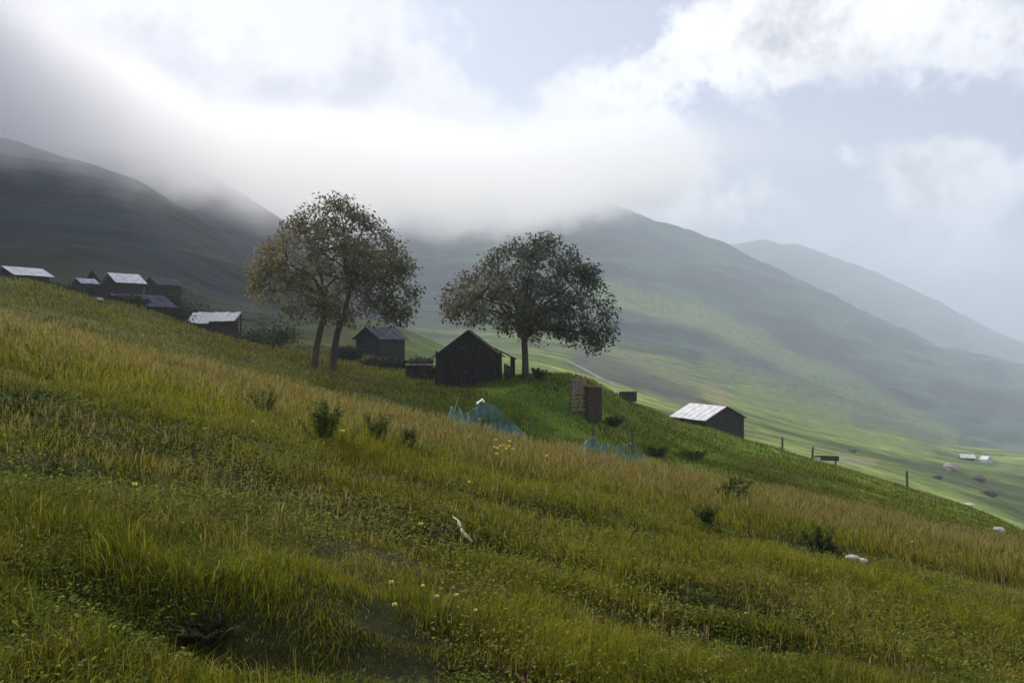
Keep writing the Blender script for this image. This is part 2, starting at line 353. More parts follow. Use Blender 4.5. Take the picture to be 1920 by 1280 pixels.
# ------------------------------------------------------------------ ground sheet
SOIL = np.array([.030, .032, .010])
def seg_dist(u, v, pts):
    """distance in (u,v) to a polyline"""
    d = np.full(u.shape, 1e9)
    for (a, b), (c, e) in zip(pts[:-1], pts[1:]):
        vx, vy = c - a, e - b; L2 = vx * vx + vy * vy
        t = np.clip(((u - a) * vx + (v - b) * vy) / L2, 0, 1)
        d = np.minimum(d, np.hypot(u - a - t * vx, v - b - t * vy))
    return d
def ground_color(x, y, z):
    u = 960 + F * x / np.maximum(y, .5); v = 640 - F * z / np.maximum(y, .5)
    c = np.zeros(x.shape + (3,))
    c[:] = SOIL
    mid = smooth(y, 24, 30)[..., None]
    n1 = smooth(fbm(x / 7, y / 5, 51, 4), -.18, .2)[..., None]
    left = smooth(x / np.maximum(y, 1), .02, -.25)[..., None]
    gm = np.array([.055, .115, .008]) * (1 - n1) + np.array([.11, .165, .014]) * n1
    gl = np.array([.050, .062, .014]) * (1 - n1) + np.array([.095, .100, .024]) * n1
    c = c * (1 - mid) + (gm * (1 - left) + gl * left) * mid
    # beyond the second crest
    far = smooth(y, 75, 120)[..., None]
    n2 = smooth(fbm(x / 60 + 3, y / 60, 61, 5), -.2, .2)[..., None]
    grass = np.array([.085, .125, .032]) * (1 - n2) + np.array([.16, .20, .05]) * n2
    n5 = smooth(fbm((x * .8 + y * .6) / 60, (-x * .6 + y * .8) / 14, 77, 5, .6), -.16, .16)[..., None]
    grass = grass * (.6 + .8 * n5)
    grass = grass * (1 - left) + np.array([.022, .030, .010]) * left
    c = c * (1 - far) + grass * far
    # dark heath of the mountain flank
    mtn = smooth(y, 560, 900)[..., None]
    a = (x * .8 + y * .6); b = (-x * .6 + y * .8)
    n3 = smooth(fbm(a / 500, b / 180, 71, 6, .6), -.16, .16)[..., None]
    n4 = smooth(fbm(a / 170, b / 38, 75, 5, .6), -.15, .15)[..., None]
    heath = (np.array([.016, .032, .028]) * (1 - n3) + np.array([.045, .085, .045]) * n3) * (.35 + 1.3 * n4)
    c = c * (1 - mtn) + heath * mtn
    # pasture tongues and bare ground; the first two colour in the spur's sunlit flank
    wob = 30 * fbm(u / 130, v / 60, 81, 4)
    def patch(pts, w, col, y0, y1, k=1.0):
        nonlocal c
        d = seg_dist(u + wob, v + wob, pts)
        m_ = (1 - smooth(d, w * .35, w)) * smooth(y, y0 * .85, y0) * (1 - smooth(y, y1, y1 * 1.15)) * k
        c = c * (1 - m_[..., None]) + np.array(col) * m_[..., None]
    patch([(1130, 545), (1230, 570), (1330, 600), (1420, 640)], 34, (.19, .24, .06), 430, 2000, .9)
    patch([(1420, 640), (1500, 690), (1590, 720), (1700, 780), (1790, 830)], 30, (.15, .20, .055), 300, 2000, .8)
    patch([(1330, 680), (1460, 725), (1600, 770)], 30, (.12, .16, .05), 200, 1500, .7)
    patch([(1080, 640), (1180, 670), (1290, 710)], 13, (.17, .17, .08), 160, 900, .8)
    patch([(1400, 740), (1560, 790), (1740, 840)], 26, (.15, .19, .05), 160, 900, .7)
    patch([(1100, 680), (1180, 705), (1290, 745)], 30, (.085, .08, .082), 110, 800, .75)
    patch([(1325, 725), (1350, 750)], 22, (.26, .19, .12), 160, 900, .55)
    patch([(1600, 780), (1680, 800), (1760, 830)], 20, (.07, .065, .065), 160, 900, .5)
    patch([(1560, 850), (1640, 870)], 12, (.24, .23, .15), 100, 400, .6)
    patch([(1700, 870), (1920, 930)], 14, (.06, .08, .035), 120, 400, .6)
    return c
nS, nW = 560, 900
s_ = np.linspace(-1.12, 1.12, nS); w_ = np.concatenate([np.linspace(1.0, 13.0, 40)[:-1], np.geomspace(13.0, 4600, nW - 39)])
Sg, Wg = np.meshgrid(s_, w_)
Yg = Wg - 12; Xg = Sg * np.maximum(Wg, 10)
Zg = H(Xg, Yg)
vid = np.arange(nS * len(w_)).reshape(len(w_), nS)
quads = np.stack([vid[:-1, :-1], vid[:-1, 1:], vid[1:, 1:], vid[1:, :-1]], -1).reshape(-1, 4)
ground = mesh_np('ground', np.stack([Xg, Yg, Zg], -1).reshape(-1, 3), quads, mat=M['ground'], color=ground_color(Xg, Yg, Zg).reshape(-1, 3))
tag(ground, kind='structure')

# ------------------------------------------------------------------ dark spurs on the left
def spur(name, y0, y1, base, ridge, u0, u1, seed, c0, c1, amp):
    us = np.linspace((u0 - 960) / F, (u1 - 960) / F, 260); k = np.concatenate([np.linspace(0, 1, 150), np.linspace(1.02, 1.6, 30)])
    fb, fr = curve(base), curve(ridge)
    Ug, Kg = np.meshgrid(us, k)
    yb = y0 + (y1 - y0) * Kg
    zb = fb(Ug) * y0; zr = fr(Ug) * y1
    kk = np.minimum(Kg, 1)
    prof = kk ** 1.15
    z = zb + (zr - zb) * prof - np.maximum(Kg - 1, 0) * (y1 - y0) * .5
    x = Ug * yb
    a = (x * .75 + yb * .66); b = (-x * .66 + yb * .75)
    z = z + amp * (fbm(a / 90, b / 40, seed, 5) * 1.2 - np.abs(fbm(a / 60, b / 22, seed + 5, 4)) * 1.2) * smooth(kk, 0, .25)
    n = smooth(fbm(a / 60, b / 25, seed + 9, 5, .6), -.2, .2)[..., None] * .6 + .4 * smooth(fbm(a / 14, b / 5, seed + 19, 4, .6), -.2, .2)[..., None]
    c = np.array(c0) * (1 - n) + np.array(c1) * n
    low = (1 - smooth(kk, .0, .35))[..., None]
    c = c * (1 - low) + (np.array([.015, .022, .008]) * (1 - n) + np.array([.034, .038, .014]) * n) * low
    vid = np.arange(x.size).reshape(x.shape)
    q = np.stack([vid[:-1, :-1], vid[:-1, 1:], vid[1:, 1:], vid[1:, :-1]], -1).reshape(-1, 4)
    o = mesh_np(name, np.stack([x, yb, z], -1).reshape(-1, 3), q, mat=M['hill'], color=c.reshape(-1, 3))
    tag(o, kind='structure'); return o
spur('hill', 115, 262, [(-500, 420), (0, 520), (200, 545), (400, 590), (560, 612), (700, 640), (900, 720)],
     [(-500, 130), (-200, 200), (0, 252), (100, 278), (200, 308), (300, 352), (380, 405), (460, 465), (560, 535), (640, 600), (760, 690), (900, 800)], -500, 880, 101, (.006, .014, .014), (.015, .024, .026), 5)
spur('hill', 235, 470, [(-100, 480), (300, 540), (500, 590), (700, 640), (900, 690)],
     [(-100, 262), (150, 268), (300, 290), (400, 335), (520, 402), (600, 462), (700, 550), (800, 650), (900, 740)], -60, 880, 131, (.010, .013, .022), (.022, .023, .036), 8)

# ------------------------------------------------------------------ grass
rng = np.random.default_rng(7)
def blades(name, x, y, h, w, lean, laz, col, tipcol, parent=None, mat='grass'):
    n = len(x); z = H(x, y)
    az = rng.uniform(0, 2 * np.pi, n)                       # blade face direction
    # mostly face the open sky / viewer a little
    dx, dy = np.cos(az), np.sin(az)
    lx, ly = np.cos(laz) * lean, np.sin(laz) * lean
    b = np.stack([x, y, z - .02], -1)
    side = np.stack([dx, dy, 0 * dx], -1) * (w / 2)[:, None]
    mid = b + np.stack([lx * h * .35, ly * h * .35, h * .6], -1)
    tip = b + np.stack([lx * h, ly * h, h * np.sqrt(np.clip(1 - lean * .45, .15, 1))], -1)
    V_ = np.stack([b - side, b + side, mid + side * .8, mid - side * .8, tip], 1).reshape(-1, 3)
    i = np.arange(n)[:, None] * 5
    q = i + np.array([[0, 1, 2, 3]]); t = i + np.array([[3, 2, 4]])
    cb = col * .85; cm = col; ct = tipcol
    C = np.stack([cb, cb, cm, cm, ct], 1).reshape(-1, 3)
    return V_, q, t, C
def pick(pal, wts):
    """pal: list of (3,), wts: (n,k) weights -> random pick per blade"""
    wts = wts / wts.sum(1, keepdims=True); r = rng.random(len(wts))[:, None]
    idx = (np.cumsum(wts, 1) < r).sum(1).clip(0, len(pal) - 1)
    return np.array(pal)[idx]
PAL = [(.080, .108, .006), (.185, .160, .012), (.32, .265, .085), (.24, .18, .06), (.028, .040, .006), (.225, .225, .014)]
def meadow_color(x, y, n):
    p1 = fbm(x / 1.5, y / 2.2, 201, 5, .6); p2 = fbm(x / 1.0 + 9, y / 1.7, 211, 5, .6); p3 = fbm(x / 3.0, y / 3.6, 221, 4)
    u = 960 + F * x / y
    crest = 1.5 * smooth(y, 13, 18.5)
    g = .55 + 2.6 * np.clip(p1, -.2, .4); o = .75 + 1.5 * p2; tan = .06 + .9 * np.clip(p2 + .05, 0, 1) + crest * 1.0 + .5 * np.clip(p3, 0, 1)
    red = .05 + .5 * np.clip(p3 - .05, 0, 1) + crest * .3; dk = .20 + 1.2 * np.clip(-p1, 0, 1); br = .25 + 1.3 * np.clip(p1 - p2, 0, 1) - .1 * crest
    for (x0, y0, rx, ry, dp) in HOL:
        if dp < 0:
            e = np.exp(-(((x - x0) / rx) ** 2 + ((y - y0) / ry) ** 2)); dk = dk + 3 * e; tan = tan * (1 - .7 * e); br = br * (1 - .7 * e)  # shade of the hollows painted in as darker blades
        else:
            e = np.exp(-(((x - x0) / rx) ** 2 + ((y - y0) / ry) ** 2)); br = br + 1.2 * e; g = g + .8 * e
    for (pu, pv, r_, which) in [(360, 760, 1.6, 'b'), (1150, 1085, .9, 'b'), (520, 1010, .9, 't'), (1080, 1230, .5, 'b'), (200, 1050, 1.2, 'g'), (330, 920, 1.0, 't'), (1560, 1080, 1.1, 'b'), (1900, 1120, 1.2, 't')]:
        x0, y0 = plane_hit(pu, pv); e = np.exp(-((x - x0) ** 2 + (y - y0) ** 2) / r_ ** 2)
        if which == 'b': br = br + 1.5 * e
        elif which == 't': tan = tan + 1.3 * e
        else: g = g + 1.4 * e
    Wt = np.clip(np.stack([g, o, tan, red, dk, br], -1), .01, None)
    c = pick(PAL, Wt)
    return c * rng.uniform(.7, 1.3, (n, 1))
def fan(n, ya, yb, half=.74, power=1.0):
    r = rng.random(n); y = (ya ** 2 + r ** power * (yb ** 2 - ya ** 2)) ** .5
    x = rng.uniform(-half, half, n) * y
    return x, y
parts = []
def meadow(n, ya, yb, wmin, wmax, hscale):
    x, y = fan(n, ya, yb)
    # clumping
    x = x + rng.normal(0, .02, n); y = y + rng.normal(0, .02, n)
    hn = fbm(x / 1.2, y / 1.0, 301, 3)
    h = (.15 + .16 * rng.random(n)) * (1 + 1.3 * hn) * (.75 + 1.2 * np.clip(fbm(x / .35, y / .4, 305, 3), -.35, .5)) * hscale * rng.choice([.6, 1, 1, 1.5], n)
    for (x0, y0, rx, ry, dp) in HOL:
        if dp < 0: h = h * (1 - .6 * np.exp(-(((x - x0) / rx) ** 2 + ((y - y0) / ry) ** 2)))
    laz = 2 * np.pi * fbm(x / .9, y / 1.1, 311, 4) * 2.6 + rng.normal(0, 1.1, n)
    lean = np.clip(rng.normal(.55, .35, n), .02, 1.5)
    w = rng.uniform(wmin, wmax, n)
    c = meadow_color(x, y, n)
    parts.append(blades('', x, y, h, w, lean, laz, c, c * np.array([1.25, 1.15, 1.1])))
meadow(200000, 2.6, 6.5, .0026, .0050, .45)
meadow(200000, 6.2, 12, .0045, .008, .62)
meadow(150000, 11.5, 21.5, .008, .014, 1.05)
meadow(12000, 21, 27, .016, .024, 1.2)
# seed-head stalks: thin and tall with a tan plume
def stalks(n, ya, yb, power=1.0, hs=1.0, sel=None):
    x, y = fan(n, ya, yb, power=power)
    if sel is not None:
        k = rng.random(n) < sel(x, y); x, y = x[k], y[k]
    n = len(x)
    h = rng.uniform(.28, .55, n) * hs; laz = rng.normal(-.2, .8, n); lean = np.clip(rng.normal(.35, .2, n), 0, 1)
    c = np.array([.13, .11, .03]) * rng.uniform(.7, 1.3, (n, 1))
    parts.append(blades('', x, y, h, .0028 + .00035 * y, lean, laz, c, c))
    z = H(x, y)
    hx = x + np.cos(laz) * lean * h * .85; hy = y + np.sin(laz) * lean * h * .85; hz = z - .02 + h * np.sqrt(np.clip(1 - lean * .45, .15, 1)) * .92
    # plume: crossed slim diamonds
    pc = np.where(rng.random((n, 1)) < .45, np.array([.29, .215, .10]), np.array([.25, .225, .07])) * rng.uniform(.7, 1.3, (n, 1))
    for k in range(3):
        az = rng.uniform(0, 2 * np.pi, n); ww = rng.uniform(.0025, .0045, n) * (1 + .08 * y); ll = rng.uniform(.025, .055, n) * (1 + .02 * y)
        off = rng.uniform(-.05, .03, n)
        b0 = np.stack([hx + np.cos(az) * .01, hy + np.sin(az) * .01, hz + off - ll], -1); sd_ = np.stack([np.cos(az) * ww, np.sin(az) * ww, ll * .3], -1)
        mid = b0 + np.stack([np.cos(laz) * lean * ll * .3, np.sin(laz) * lean * ll * .3, ll], -1); tp = b0 + np.stack([np.cos(laz) * lean * ll, np.sin(laz) * lean * ll, 2 * ll], -1)
        V_ = np.stack([b0, mid + sd_ * .5, tp, mid - sd_ * .5], 1).reshape(-1, 3)
        q = np.arange(n)[:, None] * 4 + np.array([[0, 1, 2, 3]])
        parts.append((V_, q, np.zeros((0, 3), int), np.repeat(pc, 4, 0)))
pm = lambda x, y: np.clip(.25 + 2.2 * fbm(x / 1.6, y / 1.3, 401, 3), .02, 1)
stalks(3500, 5.0, 12, sel=pm, hs=.45)
stalks(21000, 12.5, 22.5, hs=.8, power=.75, sel=lambda x, y: np.clip(.45 + 1.5 * fbm(x / 2.5, y / 2.5, 402, 3), .05, 1) * (.35 + .65 * smooth(y, 12, 18)))
# broad-leaved weeds among the grass
def weeds(n, ya, yb, lw, hmax, colr, seed, thr):
    x, y = fan(n, ya, yb); k = fbm(x / .9, y / 1.5, seed, 5, .62) > thr + rng.uniform(-.08, .08, n); x, y = x[k], y[k]; n = len(x)
    z = H(x, y) + rng.uniform(.02, hmax, n)
    az = rng.uniform(0, 2 * np.pi, n); el = rng.uniform(-.2, 1.0, n); L = lw * rng.uniform(.7, 1.5, n)
    d = np.stack([np.cos(az) * np.cos(el), np.sin(az) * np.cos(el), np.sin(el)], -1); s = np.stack([-np.sin(az), np.cos(az), 0 * az], -1) * (L * .28)[:, None]
    b0 = np.stack([x, y, z], -1); m_ = b0 + d * (L * .5)[:, None]; t_ = b0 + d * L[:, None] + np.stack([0 * L, 0 * L, -L * .2], -1)
    V_ = np.stack([b0, m_ + s, t_, m_ - s], 1).reshape(-1, 3)
    c = np.array(colr) * rng.uniform(.6, 1.5, (n, 1)) * np.array([1, 1, 1])
    parts.append((V_, np.arange(n)[:, None] * 4 + np.array([[0, 1, 2, 3]]), np.zeros((0, 3), int), np.repeat(c, 4, 0)))
weeds(90000, 2.6, 7, .022, .11, (.085, .115, .012), 501, .02)
weeds(50000, 2.6, 12, .028, .13, (.17, .20, .03), 505, .05)
weeds(70000, 6, 15, .04, .16, (.13, .15, .022), 511, .03)
weeds(16000, 2.6, 9, .03, .10, (.15, .09, .045), 521, .12)
def join(parts_, name, mat, **kw):
    off = 0; Vs, Qs, Ts, Cs = [], [], [], []
    for V_, q, t, c in parts_:
        Vs.append(V_); Qs.append(q + off); Ts.append(t + off); Cs.append(c); off += len(V_)
    return mesh_np(name, np.concatenate(Vs), np.concatenate(Qs), np.concatenate(Ts), mat=mat, color=np.concatenate(Cs), **kw)
g = join(parts, 'grass', M['grass'], smooth_=False); tag(g, 'tall olive and tan meadow grass covering the near slope', 'grass', kind='stuff')
# shorter turf of the middle slope
parts = []
def turf(n, ya, yb, ua, ub, hs, wd):
    y = (ya ** 2 + rng.random(n) * (yb ** 2 - ya ** 2)) ** .5; x = rng.uniform(ua, ub, n) * y
    hn = fbm(x / 2.2, y / 2.0, 601, 3)
    h = hs * (.10 + .14 * rng.random(n)) * np.clip(1 + 2.0 * hn, .65, 2)
    n1 = fbm(x / 4, y / 3, 611, 4); left = smooth(x / y, .02, -.25)
    Wt = np.clip(np.stack([1.1 + 1.5 * n1 - .4 * left, .35 + .7 * left - n1, 0.0 + .20 * left * (1 + 2 * n1), 0.0 + .1 * left, .30 - 1.4 * n1, .60 + 1.5 * n1 - .1 * left], -1), .01, None)
    c = pick(PAL, Wt) * rng.uniform(.7, 1.25, (n, 1))
    parts.append(blades('', x, y, h, np.full(n, wd), np.clip(rng.normal(.5, .25, n), 0, 1.2), rng.uniform(0, 6.28, n), c, c * 1.2))
turf(90000, 27, 52, -.70, .72, 1.1, .035)
turf(80000, 50, 86, -.70, .72, 1.2, .05)
g = join(parts, 'grass', M['grass'], smooth_=False); tag(g, 'short green turf on the second slope around the trees and the hut', 'grass', kind='stuff')

# ------------------------------------------------------------------ mesh builder for objects
class MB:
    def __init__(s): s.v = []; s.f = []
    def add(s, vs, fs):
        o = len(s.v); s.v += [tuple(v) for v in vs]; s.f += [tuple(i + o for i in f) for f in fs]
    def box(s, cx, cy, cz, sx, sy, sz, rot=None, taper=0):
        vs = []
        for dz in (-.5, .5):
            k = 1 - (taper if dz > 0 else 0)
            for dx, dy in ((-.5, -.5), (.5, -.5), (.5, .5), (-.5, .5)):
                vs.append(Vector((dx * sx * k, dy * sy * k, dz * sz)))
        if rot is not None: vs = [rot @ v for v in vs]
        c = Vector((cx, cy, cz)); vs = [v + c for v in vs]
        s.add(vs, [(3, 2, 1, 0), (4, 5, 6, 7), (0, 1, 5, 4), (1, 2, 6, 5), (2, 3, 7, 6), (3, 0, 4, 7)])
    def beam(s, a, b, w, h=None, roll=0):
        a = Vector(a); b = Vector(b); d = b - a; L = d.length; q = d.to_track_quat('Z', 'X')
        rot = q.to_matrix() @ Matrix.Rotation(roll, 3, 'Z')
        c = (a + b) / 2; s.box(c.x, c.y, c.z, w, h or w, L, rot)
    def tube(s, pts, rs, n=6):
        pts = [Vector(p) for p in pts]; ring = []
        up = Vector((0.3, .9, .1)); vs = []; fs = []
        for i, p in enumerate(pts):
            d = (pts[min(i + 1, len(pts) - 1)] - pts[max(i - 1, 0)]).normalized()
            e1 = d.cross(up)
            if e1.length < .05: e1 = d.cross(Vector((1, 0, 0)))
            e1.normalize(); e2 = d.cross(e1); r = rs[i]
            for k in range(n):
                a = 2 * math.pi * k / n; vs.append(p + e1 * math.cos(a) * r + e2 * math.sin(a) * r)
        for i in range(len(pts) - 1):
            for k in range(n):
                fs.append((i * n + k, i * n + (k + 1) % n, (i + 1) * n + (k + 1) % n, (i + 1) * n + k))
        fs.append(tuple(range(n - 1, -1, -1))); fs.append(tuple(range((len(pts) - 1) * n, len(pts) * n)))
        s.add(vs, fs)
    def build(s, name, mat, parent=None, smooth_=False):
        me = bpy.data.meshes.new(name); me.from_pydata([tuple(v) for v in s.v], [], s.f); me.materials.append(mat)
        me.polygons.foreach_set('use_smooth', np.full(len(me.polygons), smooth_, bool)); me.update()
        o = bpy.data.objects.new(name, me); COL.objects.link(o)
        if parent: o.parent = parent
        return o
R = random.Random(5)

# ------------------------------------------------------------------ trees
def in_poly(x, z, poly):
    ins = np.zeros(x.shape, bool); n = len(poly)
    for i in range(n):
        x1, z1 = poly[i]; x2, z2 = poly[(i + 1) % n]
        cond = ((z1 > z) != (z2 > z)) & (x < (x2 - x1) * (z - z1) / (z2 - z1 + 1e-12) + x1)
        ins ^= cond
    return ins
def poly_dist(x, z, poly):
    return seg_dist(x, z, list(poly) + [poly[0]])
def tree(label, dist, stems, outline, nclump, seed, cols, leafsz, per, nmain=16, dark=None):
    """stems: list of photo polylines (u,v,radius); outline: crown outline in photo pixels; all placed at real distance"""
    r_ = np.random.default_rng(seed); rr = random.Random(seed)
    bu, bv = stems[0][0][0], stems[0][0][1]
    b0 = ray(bu, bv, 30, 80) if dist is None else None
    D = b0.y if dist is None else dist
    root = empty('tree', (b0.x, D, b0.z) if b0 else (P(bu, bv, D)), label=label, cat='tree', group='broad trees beside the dark hut')
    o = Vector(root.location)
    loc = lambda u, v, dy=0: P(u, v, D) - Vector((o.x, o.y, o.z)) + Vector((0, dy, 0))
    uc_ = np.mean([a for a, b in outline]); vc_ = np.mean([b for a, b in outline])
    poly = [(loc(uc_ + (u - uc_) * .955, vc_ + (v - vc_) * .955).x, loc(uc_, vc_ + (v - vc_) * .955).z) for u, v in outline]
    px = np.array(poly); xmin, zmin = px.min(0); xmax, zmax = px.max(0)
    maxd = .5 * min(xmax - xmin, zmax - zmin)
    pts = []
    while len(pts) < nclump:
        x = r_.uniform(xmin, xmax, 400); z = r_.uniform(zmin, zmax, 400)
        k = in_poly(x, z, poly); x, z = x[k], z[k]
        d = poly_dist(x, z, poly) / maxd
        half = np.sqrt(np.clip(1 - (1 - np.clip(d, 0, 1)) ** 2, 0, 1)) * (xmax - xmin) * .47
        y = r_.uniform(-1, 1, len(x)); shell = np.abs(y) ** .6 * np.sign(y) * half
        # uneven crown: drop clumps where a 3-D noise is low
        nz = fbm(x / 1.1 + 3 * y, z / 1.1 - 2 * y, seed, 3)
        keep = nz > -.03
        for a, b, c in zip(x[keep], shell[keep], z[keep]): pts.append((a, b, c))
    pts = np.array(pts[:nclump])
    # fork points = stem tops
    forks = []
    for si, st in enumerate(stems):
        mb = MB(); base_pts = [loc(u, v, (si * .7)) for u, v, r in st]
        gz = Hs(o.x + base_pts[0].x, o.y + base_pts[0].y) - o.z
        base_pts[0].z = gz - .15
        rs = [r for *_, r in st]; rs[0] *= 1.5
        base_pts.insert(1, base_pts[0].lerp(base_pts[1], .12)); rs.insert(1, rs[1] * 1.15)
        mb.tube(base_pts, rs, 10)
        forks.append((base_pts[-1], rs[-1], mb))
    # main limbs by farthest-point picking
    P3 = pts; idx = [int(np.argmax(P3[:, 2]))]
    dd = np.linalg.norm(P3 - P3[idx[0]], axis=1)
    while len(idx) < nmain:
        i = int(np.argmax(dd)); idx.append(i); dd = np.minimum(dd, np.linalg.norm(P3 - P3[i], axis=1))
    mains = P3[idx] * .82 + np.array([np.mean(px[:, 0]), 0, (zmin + zmax) / 2]) * .18
    curves = []
    for m_ in mains:
        fk = min(forks, key=lambda f: (f[0] - Vector(m_)).length + rr.random())
        a = fk[0]; b = Vector(m_); L = (b - a).length
        c1 = a + Vector((0, 0, L * .33)) + (b - a) * .15; pl = []
        for t in np.linspace(0, 1, 8):
            p = a * (1 - t) ** 2 + c1 * 2 * t * (1 - t) + b * t * t
            if 0 < t < 1: p = p + Vector((rr.uniform(-1, 1), rr.uniform(-1, 1), rr.uniform(-1, 1))) * .10
            pl.append(p)
        rads = [max(.03, fk[1] * .52 * (1 - t) ** .8 + .02) for t in np.linspace(0, 1, 8)]
        fk[2].tube(pl, rads, 6); curves.append((fk, pl, rads))
    nodes = [(p, f, r) for f, pl, rd in curves for p, r in zip(pl[2:], rd[2:])]
    NP = np.array([tuple(n[0]) for n in nodes])
    for q in pts:
        i = int(np.argmin(np.linalg.norm(NP - q, axis=1) + .25 * np.maximum(NP[:, 2] - q[2] + .3, 0)))
        p, f, r = nodes[i]; b = Vector(q); mid = p.lerp(b, .5) + Vector((rr.uniform(-.15, .15), rr.uniform(-.15, .15), rr.uniform(0, .25)))
        f[2].tube([p, mid, b], [min(.035, r * .7), .022, .010], 4)
    for f, _, mb in forks: mb.build('trunk', M['bark'], root, True)
    # leaves
    n = len(pts) * per
    c = np.repeat(pts, per, 0) + np.clip(r_.normal(0, 1, (n, 3)), -2.0, 2.0) * np.array([.27, .27, .22])
    # keep the leaves in the crown
    az = r_.uniform(0, 2 * np.pi, n); el = r_.normal(-.3, .5, n); L = leafsz * r_.uniform(.55, 1.6, n)
    d = np.stack([np.cos(az) * np.cos(el), np.sin(az) * np.cos(el), np.sin(el)], -1)
    tw = r_.uniform(-1, 1, n)
    s = np.stack([-np.sin(az), np.cos(az), tw], -1); s /= np.linalg.norm(s, axis=1, keepdims=True); s *= (L * .30)[:, None]
    m_ = c + d * (L * .45)[:, None]; t_ = c + d * L[:, None]; t_[:, 2] -= L * .12
    V_ = np.stack([c, m_ + s, t_, m_ - s], 1).reshape(-1, 3)
    q = np.arange(n)[:, None] * 4 + np.array([[0, 1, 2, 3]])
    mixv = smooth((c[:, 0] - xmin) / (xmax - xmin) + r_.normal(0, .12, n) + .25 * (c[:, 2] - zmin) / (zmax - zmin), .2, .75)[:, None]  # sunlit left and shaded right side put into the leaf colour
    colr = (np.array(cols[0]) * (1 - mixv) + np.array(cols[1]) * mixv) * r_.uniform(.55, 1.5, (n, 1))
    # each clump its own tone
    colr *= np.repeat(r_.uniform(.65, 1.35, (len(pts), 1)), per, 0)
    mesh_np('crown', V_, q, mat=M['leaf'], parent=root, color=np.repeat(colr, 4, 0), smooth_=False)
    return root
tree('larger round tree left of the dark hut, two trunks, sunlit brown painted into the foliage of its left side', None,
     [[(587, 692, .24), (594, 650, .19), (600, 620, .17), (608, 590, .15), (606, 560, .13)],
      [(618, 695, .25), (622, 655, .20), (628, 622, .18), (642, 585, .16), (650, 545, .13)]],
     [(470, 545), (468, 505), (482, 470), (520, 442), (545, 410), (570, 392), (605, 374), (635, 367), (665, 378), (690, 396), (720, 412), (745, 440), (762, 468), (790, 480), (797, 500), (780, 520), (790, 548),
      (776, 590), (740, 620), (700, 618), (668, 604), (640, 612), (600, 606), (560, 604), (520, 592), (486, 578)],
     540, 11, [(.165, .145, .055), (.110, .110, .052)], .185, 32, 24)
tree('tree right of the dark hut with one thick trunk and a wide dark green crown', None,
     [[(985, 708, .26), (985, 680, .21), (984, 655, .20), (983, 640, .19)]],
     [(822, 575), (830, 545), (856, 518), (890, 500), (915, 475), (945, 456), (975, 448), (1008, 434), (1040, 442), (1072, 464), (1096, 490), (1120, 505), (1135, 540), (1152, 560), (1160, 600), (1150, 640),
      (1130, 662), (1105, 650), (1070, 640), (1040, 630), (1010, 642), (985, 636), (955, 628), (925, 606), (895, 618), (860, 605), (835, 598)],
     580, 23, [(.135, .13, .065), (.060, .075, .040)], .185, 32, 24)

# ------------------------------------------------------------------ buildings
def frame(u, v, y, ang):
    return P(u, v, y), ang
def hut(label, cat, loc, rz, W_, L_, hw, rise, roofmat, wallmat, over=.25, group=None, name='hut', door=None, boards='v', roofmat2=None, lean=False, plinth=.8, windows=()):
    """gable end faces local -Y, ridge runs along +Y; origin on the ground at the centre of the front gable"""
    root = empty(name, loc, rz, label=label, cat=cat, group=group)
    wl = MB(); hw2 = W_ / 2
    vs = [(-hw2, 0, -plinth), (hw2, 0, -plinth), (hw2, 0, hw), (0, 0, hw + rise), (-hw2, 0, hw), (-hw2, L_, -plinth), (hw2, L_, -plinth), (hw2, L_, hw), (0, L_, hw + rise), (-hw2, L_, hw)]
    wl.add(vs, [(0, 1, 2, 3, 4), (9, 8, 7, 6, 5), (0, 4, 9, 5), (1, 6, 7, 2)])
    # boards, each slightly different in depth
    x = -hw2
    while x < hw2 - .02:
        w = min(R.uniform(.13, .20), hw2 - x); xc = x + w / 2
        top = hw + rise * (1 - abs(xc) / hw2) - .03 - rise * w / W_
        dep = R.uniform(.012, .04)
        wl.box(xc, -dep / 2 - .001, (top - plinth * .8) / 2, w - .015, dep, top + plinth * .8)
        x += w
    yy = 0.05
    while yy < L_ - .1:
        w = R.uniform(.15, .22)
        for sx in (-1, 1): wl.box(sx * (hw2 + .012), yy + w / 2, hw / 2 - .15, .025, w - .015, hw + .1)
        yy += w
    wl.build('wall', wallmat, root)
    ang = math.atan2(rise, hw2); sl = math.hypot(hw2, rise) + over
    for sx in (-1, 1):
        rb = MB(); npan = max(3, int(L_ / .75)); pl = (L_ + 2 * over) / npan
        for k in range(npan):
            yc = -over + pl * (k + .5); lift = .03 + R.uniform(0, .025)
            sll = sl + R.uniform(-.06, .05)
            cx, cz = sx * (sll / 2) * math.cos(ang), hw + rise - (sll / 2) * math.sin(ang)
            rot = Matrix.Rotation(sx * ang, 3, 'Y')
            n = rot @ Vector((0, 0, 1))
            rb.box(cx + n.x * lift, yc, cz + n.z * lift, sll, pl + .03, .03, rot)
            rb.box(cx + n.x * (lift + .03), yc - pl / 2 + .03, cz + n.z * (lift + .03), sll, .05, .03, rot)
        rb.build('roof', (roofmat2 if (roofmat2 and sx > 0) else roofmat), root)
    if door:
        dx, dw, dh = door
        db = MB(); db.box(dx, -.065, dh / 2 - .05, dw, .04, dh)
        for k in (.25, .75): db.box(dx, -.095, dh * k, dw * .9, .03, .09)
        d = db.build('door', wallmat, root)
        h = MB(); h.box(dx + dw * .4, -.12, dh * .5, .03, .05, .12); h.build('handle', M['greyroof'], d)
    for (wx, wz, ww, wh) in windows:
        wb = MB(); wb.box(wx, -.06, wz, ww, .04, wh); wb.build('window', M['shingle'], root)
    return root
